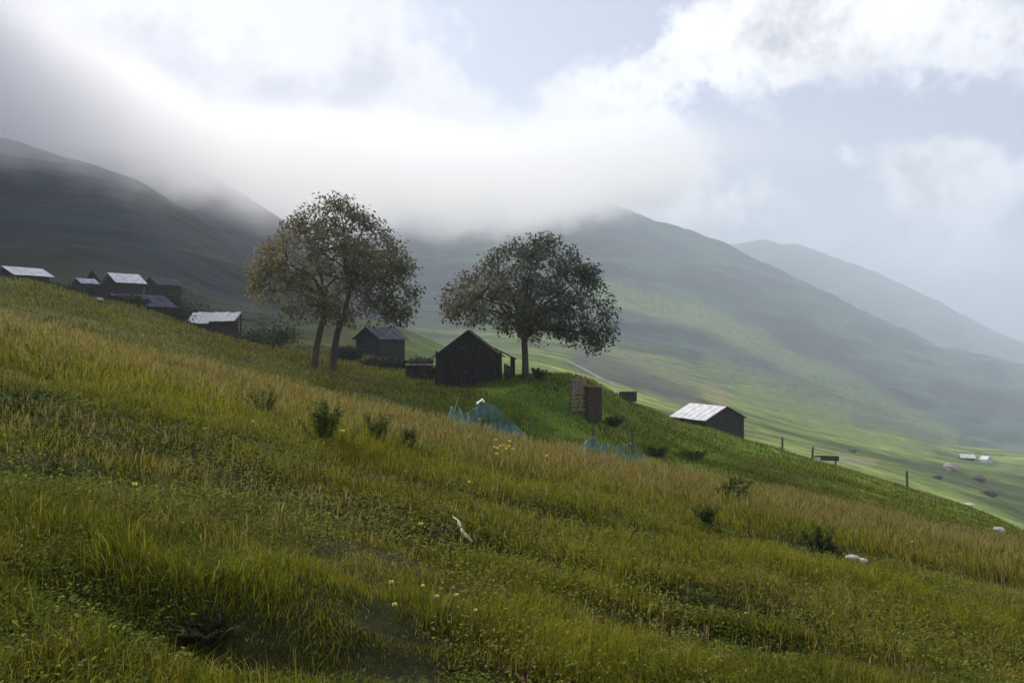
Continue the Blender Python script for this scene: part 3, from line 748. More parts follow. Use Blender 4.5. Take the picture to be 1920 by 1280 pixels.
# the dark hut between the trees
b = ray(870, 722, 30, 70); D = b.y
px2m = D / F
Wd = (938 - 815) * px2m
hutloc = Vector(((879 - 960) / F * D, D, b.z))
hutroot = hut('dark plank hut with a steep gable standing between the two trees', 'hut', hutloc, rad(2), Wd, 4.6, (720 - 665) * px2m, (665 - 618) * px2m, M['shingle'], M['darkwood'], .22,
              door=(-.55, .9, 1.65), windows=[(-.35, 2.25, .5, .12)])
q = MB(); q.box(-.55, -.085, 1.66, 1.1, .05, .10); q.box(-1.07, -.085, .80, .09, .05, 1.7); q.box(-.03, -.085, .80, .09, .05, 1.7); q.build('door_frame', M['darkwood'], hutroot)
for sx in (-1, 1):
    q = MB(); q.box(sx * (Wd / 2 - .05), -.06, .9, .12, .06, 2.4); q.build('corner_post', M['darkwood'], hutroot)
# side porch on the hut's right: a roof flap on posts
pr = MB(); hw_ = (720 - 665) * px2m; rise_ = (665 - 618) * px2m
a_ = Vector((Wd / 2 * .80, 0, hw_ + rise_ * .22)); slope = Vector((1.0, 0, -.50)).normalized()
ang = math.atan2(.50, 1.0); Lp = 1.45
for k in range(6):
    c = a_ + slope * (Lp / 2) + Vector((0, -.1 + .8 * k, .10 + R.uniform(0, .03)))
    pr.box(c.x, c.y, c.z, Lp, .82, .05, Matrix.Rotation(ang, 3, 'Y'))
pr.build('porch_roof', M['shingle'], hutroot)
for (px_, py_) in ((Wd / 2 + .75, .1), (Wd / 2 + .75, 2.2), (Wd / 2 + .75, 4.2)):
    q = MB(); q.beam((px_, py_, -.7), (px_, py_, hw_ + rise_ * .22 - .50), .15); q.build('post', M['darkwood'], hutroot)
q = MB()
for k in range(5): q.box(Wd / 2 + .2 + .13 * k * .9, .06 + .02 * (k % 2), .45, .11, .04, 1.7 - .1 * k)
q.build('side_fence', M['darkwood'], hutroot)

# hut on the right with the pale metal roof
D = 80.0; zg = (640 - 823) / F * D
A_ = P(1362, 823, D); gx = Vector((math.cos(rad(28)), math.sin(rad(28)), 0))
Wr = 5.1
loc = P(1359, 823, D); loc.z = zg
hut('lone shed with a pale metal roof, half sunk behind the grassy slope on the right', 'shed', loc, rad(28), Wr, 4.9, 2.05, 1.18, M['metalroof'], M['darkwood'], .28, roofmat2=M['shingle'], plinth=1.8)

# village houses beyond the second slope (left)
def house_at(label, u, vr, y, rz, W_, L_, hw, rise, rm, wm, rm2=None, over=.35, name='house', grp='huts of the hillside village', **kw):
    """u, vr: direction of the front end of the ridge"""
    top = P(u, vr, y); z0 = top.z - hw - rise
    return hut(label, 'hut', Vector((top.x, y, z0)), rad(rz), W_, L_, hw, rise, rm, wm, over, grp, name, roofmat2=rm2, plinth=5, **kw)
house_at('hut with a bright metal roof cut off by the left edge of the photo', 10, 500, 76, -34, 4.2, 3.0, .8, .8, M['metalroof'], M['darkwood'], name='hut')
house_at('dark gabled hut standing left of the white-roofed hut', 178, 508, 97, -40, 4.6, 2.8, 1.0, 1.3, M['shingle'], M['darkwood'], name='hut')
house_at('hut under a bright white metal roof right of the dark gabled hut', 207, 512, 89, -40, 3.6, 2.8, .8, 1.0, M['metalroof'], M['darkwood'], name='hut')
house_at('small low hut with a dull grey roof, between the crest and the dark gabled hut', 144, 522, 84, -40, 2.3, 1.7, .9, .55, M['greyroof'], M['darkwood'], over=.1, name='hut')
house_at('dark hut with a dull dark roof behind the white-roofed hut', 285, 521, 106, -40, 4.0, 3.0, 1.0, .9, M['blueroof'], M['darkwood'], name='hut')
house_at('long low hut with a blue-grey metal roof below the white-roofed hut', 212, 551, 66, -38, 4.0, 4.0, .5, .95, M['blueroof'], M['darkwood'], name='hut')
house_at('hut with a blue-grey roof seen right of the two-trunk tree', 690, 614, 84, -40, 3.9, 3.4, .6, 1.1, M['blueroof'], M['darkwood'], name='hut')

# shed with the ragged white roof
def slab(mb, pts, th):
    """roof sheet from four corners"""
    a, b, c, d = [Vector(p) for p in pts]; n = (b - a).cross(d - a).normalized()
    if n.z < 0: n = -n
    vs = [a, b, c, d, a - n * th, b - n * th, c - n * th, d - n * th]
    mb.add(vs, [(0, 1, 2, 3), (7, 6, 5, 4), (0, 4, 5, 1), (1, 5, 6, 2), (2, 6, 7, 3), (3, 7, 4, 0)])
D = 70.0; o0 = P(405, 618, D); o0.z = min(o0.z, Hs(o0.x, o0.y) + .1)
rt = empty('shed', o0, 0, label='low shed under a ragged white sheet roof, left of the two-trunk tree', cat='shed', group='huts of the hillside village')
L0 = lambda u, v, dy: P(u, v, D + dy) - o0
mb = MB()
nsh = 9
for k in range(nsh):                                   # sheets side by side, the left ones hang lower
    t0, t1 = k / nsh, (k + 1) / nsh - .006
    ut0, ut1 = 362 + 91 * t0, 362 + 91 * t1
    vb = 606 if t0 < .34 else 601 + R.uniform(-1, 1); va = 585 + R.uniform(-.8, 1.2)
    ub0, ub1 = 352 + 88 * t0, 352 + 88 * t1
    vb0 = 597 + (vb - 597) * min(1, t0 * 4 + .3)
    slab(mb, [L0(ub0, vb0, 0), L0(ub1, vb, 0), L0(ut1, va, 2.6), L0(ut0, va, 2.6)], .04)
mb.build('roof', M['paint'], rt)
mb = MB()
for k in range(16):
    t = k / 15; a = L0(372 + 72 * t, 604, .5); mb.box(a.x, a.y, a.z - .75, .19, .04, 1.5 + R.uniform(-.1, .05))
for k in range(14):
    t = k / 13; a = L0(372 + 72 * t, 590, 2.4); mb.box(a.x, a.y, a.z - .85, .23, .04, 1.6)
for (u_a, u_b) in ((372, 372), (444, 444)):
    a = L0(u_a, 604, .5); b_ = L0(u_b, 590, 2.4)
    for k in range(11):
        c_ = a.lerp(b_, k / 10); mb.box(c_.x, c_.y, c_.z - .8, .05, .24, 1.55)
mb.build('wall', M['redwood'], rt)
for (uu, dy) in ((360, .3), (445, .3), (452, 2.4)):
    q = MB(); a = L0(uu, 603 if dy < 1 else 590, dy); q.beam((a.x, a.y, a.z - 1.9), (a.x, a.y, a.z), .12); q.build('post', M['darkwood'], rt)

# far farm buildings on the valley floor
for (u, v, y, rz, W_, L_, rm, lb) in [(1826, 846, 330, 70, 3.6, 5, 'metalroof', 'tiny far farm shed with a pale roof on the valley floor, left of a pair'),
                                     (1855, 849, 330, 20, 3.4, 3, 'metalroof', 'tiny far farm shed with white front on the valley floor, right of a pair')]:
    p = P(u, v, y); p.z = Hs(p.x, p.y)
    hut(lb, 'shed', p, rad(rz), W_, L_, 1.5, 1.2, M[rm], M['paint'] if rz == 20 else M['darkwood'], .3, 'far sheds on the valley floor', 'shed', roofmat2=M['metalroof'], plinth=2)

# ------------------------------------------------------------------ rocks
def rock(label, p, sx, sy, sz, mat='stone', seed=1, group=None, name='rock', sink=.25):
    bmn = 10; rr = np.random.default_rng(seed); vs = []; fs = []
    nu, nv = 14, 8
    for j in range(nv + 1):
        th = math.pi * j / nv
        for i in range(nu):
            ph = 2 * math.pi * i / nu
            d = np.array([math.sin(th) * math.cos(ph), math.sin(th) * math.sin(ph), math.cos(th)])
            k = 1 + .5 * float(fbm(np.array([d[0] * 1.6 + seed]), np.array([d[1] * 1.6 + d[2] * 2.1]), seed, 3)[0])
            # facets
            k *= 1 - .12 * (abs(d[0] + .3 * d[1]) > .8)
            vs.append((d[0] * sx * k / 2, d[1] * sy * k / 2, d[2] * sz * k / 2))
    for j in range(nv):
        for i in range(nu): fs.append((j * nu + i, j * nu + (i + 1) % nu, (j + 1) * nu + (i + 1) % nu, (j + 1) * nu + i))
    mb = MB(); mb.add(vs, fs); o = mb.build(name, M[mat], None, False)
    o.location = (p[0], p[1], p[2] + sz * (.5 - sink)); tag(o, label, 'rock', group); return o
for i, (u, v, w, h, mt, lb) in enumerate([
        (1782, 881, 3.4, 2.4, 'stone', 'pale-topped boulder in the valley pasture below the pair of far sheds'),
        (1757, 897, 2.8, 1.4, 'soil', 'low dark boulder in the pasture left of the pale-topped boulder'),
        (1833, 901, 4.0, 2.0, 'soil', 'dark boulder in the pasture below and right of the pale-topped boulder'),
        (1852, 928, 4.4, 2.2, 'soil', 'large dark boulder in the pasture above the flat white rock'),
        (1818, 948, 3.0, 1.0, 'palestone', 'flat white rock at the foot of the valley pasture, right side'),
        (1598, 848, 2.2, 1.2, 'soil', 'small dark rock on the pale pasture right of the wooden trough')]):
    p = ray(u, v, 85, 420, 3000); rock(lb, p, w * p.y / 200, w * .8 * p.y / 200, h * p.y / 200, mt, 40 + i)
p = ray(186, 566, 40, 100); rock('pale rock on the crest below the blue-grey roof', p, .7, .5, .35, 'stone', 61, sink=.1)
p = ray(1872, 996, 30, 100); rock('small pale rock at the right edge where the two slopes meet', p, .7, .5, .35, 'palestone', 62)
p = ray(1598, 1058, 3, 18); rock('pale flat stone in the grass on the right, left one of two', p, .20, .09, .07, 'palestone', 63, sink=-.9)
p = ray(1618, 1062, 3, 18); rock('pale round stone in the grass on the right, right one of two', p, .13, .09, .07, 'palestone', 64, sink=-.7)

def crest(u, d=0.0):
    a = (u - 960) / F; y = float(D2(np.array(a))) + d
    return Vector((a * y, y, Hs(a * y, y)))
# ------------------------------------------------------------------ posts, trough, pallets, netting
def post(label, u, v, y0, y1, h, w=.11, lean=0, group='fence posts along the second slope'):
    p = crest(u) if v is None else ray(u, v, y0, y1)
    mb = MB(); mb.tube([(0, 0, -.3), (lean * .5, 0, h * .5), (lean, 0, h * .97), (lean, 0, h)], [w * .55, w * .5, w * .45, w * .3], 7)
    o = mb.build('fence_post', M['postwood']); o.location = p; tag(o, label, 'post', group); return o
post('thin fence post on the crest, first one right of the metal-roofed shed', 1467, None, 55, 90, 1.3, .20)
post('thin fence post on the crest beside the wooden trough', 1523, None, 55, 90, 1.35, .20, .05)
post('lone dark fence post on the crest, farthest to the right', 1701, None, 50, 90, 1.6, .22, -.03)
post('fence post at the right end of the lower blue net', 1186, 872, 26, 45, 1.4, .14)
post('fence post behind the middle of the lower blue net', 1112, 850, 26, 45, 1.3, .12)
post('fence post holding the upper blue net in front of the hut', 935, 822, 24, 40, 1.05, .14)
# trough
p = crest(1550, -1); tr = empty('feeding_trough', p, rad(-14), label='wooden trough with a white end on the crest beside a fence post', cat='trough')
mb = MB()
for sy in (-.25, .25): mb.box(0, sy, .62, 2.0, .05, .35, Matrix.Rotation(sy * .6, 3, 'X'))
mb.box(0, 0, .44, 1.96, .45, .05); mb.box(-.98, 0, .62, .05, .55, .36); mb.box(.98, 0, .62, .05, .55, .36); mb.build('basin', M['redwood'], tr)
for sx in (-.75, .75):
    for sy in (-.2, .2):
        q = MB(); q.beam((sx, sy * 1.3, -.2), (sx, sy, .45), .09); q.build('leg', M['postwood'], tr)
q = MB(); q.box(-.8, -.32, .42, .42, .03, .6, Matrix.Rotation(.1, 3, 'Y')); q.build('panel', M['paint'], tr)
# small dark bin on the crest right of the pallets
p = crest(1178, -.5); bx = empty('wooden_box', p, rad(15), label='small dark wooden box on the crest right of the pallet stack', cat='box')
mb = MB()
for k in range(7): mb.box(-.5 + .16 * k, 0, .3, .145, .55, .62 + .02 * (k % 3))
mb.build('body', M['redwood'], bx); q = MB(); q.box(0, 0, .66, 1.25, .65, .05); q.build('lid', M['shingle'], bx)

# pallets leaning beside a dark upright bin
p = ray(1096, 782, 28, 55); D = p.y; k_ = D / F
def pallet(label, loc, rz, tilt, w, h, name='pallet'):
    r = empty(name, loc, rz, label=label, cat='pallet', group='old pallets stacked on the slope')
    rot = Matrix.Rotation(tilt, 3, 'X')
    def bx_(mb, x, y, z, sx, sy, sz):
        c = rot @ Vector((x, y, z)); mb.box(c.x, c.y, c.z, sx, sy, sz, rot)
    mb = MB(); n = 5
    for k in range(n): bx_(mb, R.uniform(-.02, .02), -.05, .08 + (h - .16) * k / (n - 1), w, .03, .13)
    mb.build('slats', M['oldwood'], r)
    for x in (-w * .45, 0, w * .45):
        q = MB(); bx_(q, x, .02, h / 2, .09, .10, h); q.build('stringer', M['redwood'], r)
    return r
pz = p.z
pallet('old pallet of pale slats standing at the left of the dark upright bin', (P(1084, 770, D).x, D - .1, P(1084, 770, D).z), rad(14), rad(-6), 28 * k_, 36 * k_)
pallet('weathered pallet stacked on top of the pale one', (P(1087, 735, D).x, D + .05, P(1087, 735, D).z), rad(10), rad(-10), 30 * k_, 26 * k_)
bn_ = empty('upright_bin', (P(1112, 782, D).x, D, P(1112, 788, D).z), rad(12), label='tall dark brown plank bin standing on the slope right of the pallets', cat='bin')
mb = MB(); bw, bh = 26 * k_, 62 * k_
for k in range(5):
    for sy in (-1, 1):
        mb.box(-bw / 2 + bw / 5 * (k + .5), sy * bw * .45, bh / 2, bw / 5 - .012, .035, bh - .03 * (k % 2))
        mb.box(sy * bw * .5, -bw * .45 + bw * .9 / 5 * (k + .5), bh / 2 - .01, .035, bw * .9 / 5 - .012, bh - .03 * (k % 2))
mb.box(0, 0, bh * .15, bw * .9, bw * .8, .05); mb.build('body', M['redwood'], bn_)
q = MB(); q.box(0, 0, bh + .03, bw * 1.15, bw * 1.1, .06, Matrix.Rotation(.05, 3, 'Y')); q.build('lid', M['rust'], bn_)
plk = MB(); c0 = P(1078, 718, D); plk.beam((-.35, 0, .02), (.45, 0, -.16), .05, .16); plk.beam((-.2, -.1, .20), (.1, .05, -.02), .05, .14); plk.beam((-.3, .05, -.04), (.28, -.05, .10), .05, .1)
o = plk.build('planks', M['oldwood']); o.location = c0 + Vector((0, .1, -.06)); tag(o, 'loose boards lying on top of the pallet stack', 'boards')

# netting
def net_mat(name, col, dens):
    m, t, b, out = material(name)
    c = t.node('ShaderNodeTexCoord'); sp = t.node('ShaderNodeSeparateXYZ'); t.l.new(c.outputs['Object'], sp.inputs[0])
    n = t.noise(c.outputs['Object'], 22, 3, .6); n2 = t.noise(c.outputs['Object'], 2.2, 3, .6)
    f = t.m('GREATER_THAN', t.m('ADD', n, t.m('MULTIPLY', t.m('SUBTRACT', n2, .5), .6)), dens)
    b.inputs['Base Color'].default_value = (*col, 1); b.inputs['Roughness'].default_value = .6
    tr_ = t.node('ShaderNodeBsdfTransparent'); mx = t.node('ShaderNodeMixShader'); t.l.new(f, mx.inputs[0]); t.l.new(tr_.outputs[0], mx.inputs[1]); t.l.new(b.outputs[0], mx.inputs[2]); t.l.new(mx.outputs[0], out.inputs[0])
    return m
M['net'] = net_mat('blue_green_netting', (.045, .15, .17), .52)
M['net2'] = net_mat('pale_teal_netting', (.25, .5, .46), .5)
def netting(label, D, top, bot, sag=.05, mat='net', name='netting', seed=1, depth=.5):
    """draped sheet between an upper and a lower edge given in photo pixels"""
    tp = np.array(top, float); bt = np.array(bot, float); n, m_ = 60, 16
    us = np.linspace(0, 1, n); vs = []
    tu = np.interp(us, np.linspace(0, 1, len(tp)), tp[:, 0]); tv = np.interp(us, np.linspace(0, 1, len(tp)), tp[:, 1])
    bu_ = np.interp(us, np.linspace(0, 1, len(bt)), bt[:, 0]); bv_ = np.interp(us, np.linspace(0, 1, len(bt)), bt[:, 1])
    org = P(tu.mean(), bv_.mean(), D)
    for j in range(m_):
        k = j / (m_ - 1)
        for i in range(n):
            u = tu[i] * (1 - k) + bu_[i] * k; v = tv[i] * (1 - k) + bv_[i] * k
            fold = sag * math.sin(i * .9 + 3 * k + seed) + .5 * sag * math.sin(i * 2.3 + seed * 2 - 4 * k)
            p = P(u, v, D - depth * k + fold) - org; vs.append(p)
    fs = [(j * n + i, j * n + i + 1, (j + 1) * n + i + 1, (j + 1) * n + i) for j in range(m_ - 1) for i in range(n - 1)]
    mb = MB(); mb.add(vs, fs); o = mb.build(name, M[mat], None, True); o.location = org
    md = o.modifiers.new('thickness', 'SOLIDIFY'); md.thickness = .006
    tag(o, label, 'net', 'fence netting along the meadow crest'); return o
netting('blue-green netting heaped over posts in front of the dark hut', 29, [(862, 778), (880, 771), (895, 762), (906, 754), (922, 757), (938, 770), (952, 784), (985, 812)], [(866, 806), (890, 812), (910, 815), (930, 818), (950, 822), (970, 826), (990, 830)], seed=2)
netting('low blue netting between posts, farther down the crest to the right', 29, [(1080, 842), (1112, 816), (1128, 830), (1150, 835), (1170, 833), (1188, 828), (1210, 850)], [(1092, 866), (1112, 868), (1130, 870), (1150, 874), (1170, 878), (1190, 882), (1204, 884)], seed=5)
netting('crumpled pale teal net bunched at the left end of the blue netting', 28.5, [(840, 778), (847, 760), (852, 766), (858, 772), (862, 764), (866, 770), (870, 785)], [(838, 800), (844, 802), (850, 804), (856, 806), (862, 806), (868, 806), (874, 806)], sag=.06, mat='net2', seed=7, depth=.3)
# thin stick leaning out of it, white rag
mb = MB(); mb.tube([(0, 0, 0), (.12, 0, .45), (.27, 0, .98)], [.018, .014, .008], 5); o = mb.build('stick', M['palewood']); o.location = P(845, 796, 28.4); tag(o, 'thin pale stick leaning out of the crumpled teal net', 'stick')
mb = MB(); rr = random.Random(3)
gv = []; 
for j in range(6):
    for i in range(9):
        gv.append((i * .038 - .17 + rr.uniform(-.02, .02), j * .05 - .12, .06 - abs(i - 5) * .030 + rr.uniform(-.02, .02) - abs(j - 3) * .02))
mb.add(gv, [(j * 9 + i, j * 9 + i + 1, (j + 1) * 9 + i + 1, (j + 1) * 9 + i) for j in range(5) for i in range(8)])
o = mb.build('rag', M['cloth'], None, True); o.location = P(902, 750, 29.2); md = o.modifiers.new('thickness', 'SOLIDIFY'); md.thickness = .02
tag(o, 'white rag hung over the top of the blue netting', 'cloth')
post('short post under the white rag in the blue netting', 908, 812, 24, 40, 1.38, .13)

# woodpile left of the hut
p = ray(790, 712, 40, 70); wp = empty('woodpile', p, rad(3), label='low woodpile under a pale sheet at the left wall of the dark hut', cat='woodpile')
mb = MB(); kk = p.y / F
for j in range(6):
    for i in range(11):
        x = (-26 + 5.2 * i) * kk + R.uniform(-.02, .02); z = .08 + j * .15
        mb.tube([(x, -.45 + R.uniform(-.05, .05), z), (x + R.uniform(-.03, .03), .5, z)], [.085 + R.uniform(-.02, .015)] * 2, 7)
mb.build('logs', M['redwood'], wp)
q = MB()
for k in range(6): q.box((-24 + 9.4 * k) * kk, 0, .98 + R.uniform(-.01, .03), 9.8 * kk, 1.15, .03, Matrix.Rotation(R.uniform(-.06, .06), 3, 'Y'))
q.build('sheet', M['paint'], wp)
for i, (dx, s) in enumerate(((-18, .5), (-6, .55), (5, .42), (16, .5))):
    rock(('leftmost stone weighing down the sheet of the woodpile', 'second stone from the left on the woodpile sheet', 'third stone from the left on the woodpile sheet', 'stone on the woodpile sheet nearest to the hut wall')[i], (p.x + dx * kk, p.y - .1 + .1 * i, p.z + 1.0), s, s * .9, s * .95, 'soil', 80 + i, 'stones on the woodpile', 'stone', sink=.1)

# ------------------------------------------------------------------ pale stick in the near meadow
p1 = ray(848, 984, 3, 15); p2 = ray(884, 1028, 3, 15)
mb = MB(); pts = [Vector((0, 0, .09)), (p2 - p1) * .3 + Vector((.012, 0, .10)), (p2 - p1) * .62 + Vector((-.012, 0, .07)), (p2 - p1) + Vector((0, 0, .07))]
mb.tube(pts, [.007, .011, .018, .013], 7)
mb.tube([pts[1] + Vector((0, 0, .005)), pts[1] + Vector((-.02, -.05, -.07))], [.012, .006], 5)
mb.tube([pts[2] + Vector((0, 0, .005)), pts[2] + Vector((.0, -.05, -.11))], [.016, .006], 5)
o = mb.build('stick', M['palewood'], None, True); o.location = p1; tag(o, 'bleached broken branch lying in the middle of the near meadow', 'stick')

# ------------------------------------------------------------------ herbs (separate bushy plants)
def herb(label, u, v, h, spread, seed, nst=14, col=(.075, .105, .02), leaf=.07, cat='plant', group='bushy weeds in the near meadow'):
    p = ray(u, v, 2.5, 60); r_ = np.random.default_rng(seed); root = empty('weed_plant', p, 0, label=label, cat=cat, group=group)
    st = MB(); Lc = []; 
    for k in range(nst):
        az = r_.uniform(0, 6.28); sp = spread * r_.uniform(.1, 1); hh = h * r_.uniform(.55, 1.05)
        a = Vector((math.cos(az) * sp * .15, math.sin(az) * sp * .15, -.05)); b = Vector((math.cos(az) * sp * .6, math.sin(az) * sp * .6, hh * .6)); c = Vector((math.cos(az) * sp, math.sin(az) * sp, hh))
        st.tube([a, b, c], [.006, .005, .003], 4)
        for t in np.linspace(.15, 1, 16):
            q = a * (1 - t) ** 2 + b * 2 * t * (1 - t) + c * t * t
            for _ in range(4): Lc.append((q.x, q.y, q.z))
    st.build('stem', M['stem'], root)
    c = np.array(Lc); n = len(c); az = r_.uniform(0, 6.28, n); el = r_.uniform(-.2, 1, n); L = leaf * r_.uniform(.6, 1.4, n)
    d = np.stack([np.cos(az) * np.cos(el), np.sin(az) * np.cos(el), np.sin(el)], -1); s = np.stack([-np.sin(az), np.cos(az), 0 * az], -1) * (L * .22)[:, None]
    m_ = c + d * (L * .5)[:, None]; t_ = c + d * L[:, None]; t_[:, 2] -= L * .25
    V_ = np.stack([c, m_ + s, t_, m_ - s], 1).reshape(-1, 3)
    cc = np.array(col) * r_.uniform(.6, 1.6, (n, 1))
    mesh_np('foliage', V_, np.arange(n)[:, None] * 4 + np.array([[0, 1, 2, 3]]), mat=M['herb'], parent=root, color=np.repeat(cc, 4, 0), smooth_=False)
    return root
herb('bushy dark weed standing above the grass, left one of the middle pair', 605, 838, .62, .36, 1, 22, leaf=.065)
herb('bushy dark weed, right one of the middle pair, taller top', 712, 840, .58, .30, 2, 20, leaf=.065)
herb('lower dark weed just right of the middle pair', 765, 850, .42, .26, 3, 14, leaf=.06)
herb('sparse weed left of the middle pair near the tan crest', 492, 775, .42, .42, 4, 10, leaf=.065)
herb('dark weed clump at the left edge beside the cream blossom', 45, 768, .24, .7, 5, 26, col=(.05, .08, .014), leaf=.05)
herb('rounded weed clump in the right half below the crest', 1322, 992, .34, .22, 6, 18, leaf=.06)
herb('dark spiky weed clump left of the two pale stones', 1535, 1038, .40, .30, 7, 20, leaf=.065)
herb('low weed clump above the two pale stones, darker base', 1560, 1045, .22, .26, 8, 12, leaf=.06)
herb('bushy weed low in the right half with pale stems', 1310, 1140, .16, .16, 9, 20, leaf=.03)
herb('dark tangled weed in the hollow at the bottom left', 390, 1190, .10, .26, 10, 26, col=(.022, .028, .012), leaf=.025)
herb('small dark weed at the left border, half-way down', 90, 900, .13, .4, 12, 20, col=(.05, .075, .014), leaf=.035)
herb('yellowish bushy weed on the crest below the lone shed', 1375, 935, .45, .5, 13, 16, col=(.12, .14, .03), leaf=.12)
for i, (u, v, h, s, lb) in enumerate([(1150, 800, .5, .7, 'dark weed clump at the foot of the upright bin'),
        (1300, 862, .4, .9, 'low dark weeds on the green slope below the lone shed'), (1232, 858, .5, .7, 'dark weeds beside the right post of the blue netting'),
        (1010, 712, .7, .6, 'dark weeds at the foot of the single-trunk tree')]):
    herb(lb, u, v, h, s, 30 + i, 26, col=(.045, .075, .014), leaf=.14, group='weeds on the second slope')

# dark scrub round the village huts
def bush(label, u, dv, y, w, h, seed):
    a = (u - 960) / F; p = Vector((a * y, y, Hs(a * y, y))); r_ = np.random.default_rng(seed)
    root = empty('bush', p, 0, label=label, cat='bush', group='dark scrub round the village huts')
    st = MB(); tips = []
    for k in range(16):
        az = r_.uniform(0, 6.28); q = r_.uniform(.1, 1) ** .6; b = Vector((math.cos(az) * q * w / 2, math.sin(az) * q * w / 2, h * math.sqrt(max(.1, 1 - q * q * .8)) * r_.uniform(.7, 1.05)))
        st.tube([(b.x * .15, b.y * .15, -.3), (b.x * .5, b.y * .5, b.z * .6), b], [.05, .03, .012], 5); tips += [b, b * .75, b * .5]
    st.build('stem', M['bark'], root)
    c = np.repeat(np.array([tuple(t_) for t_ in tips]), 60, 0); n = len(c); c = c + r_.normal(0, 1, (n, 3)) * np.array([w * .09, w * .09, h * .12]); c[:, 2] = np.maximum(c[:, 2], .02)
    az = r_.uniform(0, 6.28, n); el = r_.normal(0, .6, n); L = .2 * r_.uniform(.6, 1.4, n)
    d = np.stack([np.cos(az) * np.cos(el), np.sin(az) * np.cos(el), np.sin(el)], -1); s_ = np.stack([-np.sin(az), np.cos(az), r_.uniform(-1, 1, n)], -1) * (L * .3)[:, None]
    V_ = np.stack([c, c + d * (L * .5)[:, None] + s_, c + d * L[:, None], c + d * (L * .5)[:, None] - s_], 1).reshape(-1, 3)
    mesh_np('foliage', V_, np.arange(n)[:, None] * 4 + np.array([[0, 1, 2, 3]]), mat=M['herb'], parent=root, color=np.repeat(np.array([.022, .034, .012]) * r_.uniform(.5, 1.6, (n, 1)), 4, 0), smooth_=False)
for i, (u, y, w, h, lb) in enumerate([(110, 74, 4.0, 2.0, 'dark bush between the left-edge hut and the small grey-roofed hut'), (150, 66, 3.2, 1.2, 'dark bush in front of the small grey-roofed hut'), (235, 62, 3.4, .9, 'low dark bush in front of the long blue-grey roof, left one'),
        (312, 70, 4.2, 2.6, 'dark bush right of the long blue-grey roof'), (348, 80, 6.0, 3.0, 'broad dark bush behind the left end of the ragged white roof'), (500, 74, 6.0, 2.6, 'dark bush right of the ragged white-roofed shed'),
        (325, 96, 7.5, 4.0, 'wide dark bush right of the dark hut behind the white-roofed one'), (655, 76, 3.4, 1.4, 'dark bush left of the blue-grey hut behind the two-trunk tree'), (770, 74, 3.4, 1.1, 'dark bush right of the blue-grey hut behind the two-trunk tree'),
        (720, 70, 4.0, .9, 'low dark bush in front of the blue-grey hut behind the two-trunk tree'), (60, 84, 4.5, 1.8, 'dark bush behind the left-edge hut')]):
    bush(lb, u, 0, y, w, h, 200 + i)

# ------------------------------------------------------------------ flowers
def flower(label, u, v, col, size, hgt, seed, group):
    p = ray(u, v + 4, 2.4, 24); rr = random.Random(seed)
    root = empty('flower', p, rr.uniform(0, 6), label=label, cat='flower', group=group)
    st = MB(); st.tube([(0, 0, -.03), (.01, .01, hgt * .6), (.015, .0, hgt)], [.003, .003, .002], 4); st.build('stem', M['stem'], root)
    pt = MB(); n = 7; tilt = .35
    for k in range(n):
        a = 2 * math.pi * k / n; d = Vector((math.cos(a), math.sin(a), .35)) * size; s_2 = Vector((-math.sin(a), math.cos(a), 0)) * size * .38
        c = Vector((.015, 0, hgt)); pt.add([c, c + d * .45 + s_2, c + d * .75, c + d * .45 - s_2], [(0, 1, 2, 3)])
        pt.add([c, c + d * .5 + s_2 + Vector((0, 0, size * .35)), c + d * .7 + Vector((0, 0, size * .5)), c + d * .5 - s_2 + Vector((0, 0, size * .35))], [(0, 1, 2, 3)])
    pt.build('petals', M[col], root)
    return root
iso = [(47, 722, 'cream', .10, .34, 'cream blossom standing in the dark weeds at the left edge'), (640, 848, 'yellow', .055, .30, 'single yellow flower below the middle pair of weeds'),
       (898, 822, 'cream', .055, .50, 'pale flower just below the blue netting'), (878, 858, 'cream', .05, .40, 'pale flower left of the yellow flower cluster'),
       (788, 1042, 'cream', .028, .26, 'pale yellow flower left of the broken branch'), (738, 1160, 'cream', .022, .22, 'pale yellow flower low in the middle, upper left of a small group'),
       (740, 1190, 'cream', .022, .18, 'pale yellow flower low in the middle, directly below another'), (857, 1178, 'cream', .02, .2, 'pale yellow flower low in the middle, right end of the small group'),
       (817, 1182, 'cream', .02, .2, 'pale yellow flower low in the middle, inside the small group'), (896, 1200, 'cream', .018, .18, 'tiny pale yellow flower below and right of the small group'),
       (882, 950, 'yellow', .025, .3, 'small yellow-green flower above the broken branch'), (1712, 1046, 'cream', .03, .3, 'pale yellow flower right of the two pale stones'),
       (1402, 1194, 'cream', .016, .2, 'tiny pale yellow flower in the dark hollow of the right half'), (383, 850, 'cream', .03, .3, 'small pale flower on the left, under the bright green patch'),
       (472, 832, 'yellow', .03, .3, 'small yellow flower left of the middle weeds'), (250, 978, 'yellow', .024, .25, 'small yellow flower in the lower left grass'),
       (795, 1160, 'yellow', .016, .2, 'tiny yellow flower above the small pale yellow group'), (1640, 960, 'cream', .05, .4, 'pale flower on the tan crest at the right')]
for i, (u, v, c, s, h, lb) in enumerate(iso): flower(lb, u, v, c, s, h, i, 'single flowers in the meadow')
rf = random.Random(12)
for i, (u, v) in enumerate([(930, 866), (934, 876), (944, 872), (940, 884), (956, 880), (957, 868), (925, 880), (948, 892), (962, 890), (1025, 900), (930, 893)]):
    flower('yellow flower of the dense cluster, ' + ('upper left corner', 'second below the upper left one', 'topmost in its middle', 'lower middle, below the topmost', 'right side, lower of a close pair',
           'right side, upper of a close pair', 'leftmost one', 'lowest one at the bottom right', 'outermost at the lower right', 'lone one standing well to the right', 'bottom left one')[i], u, v, 'yellow', rf.uniform(.035, .055), rf.uniform(.34, .5), 60 + i, 'yellow flower cluster')

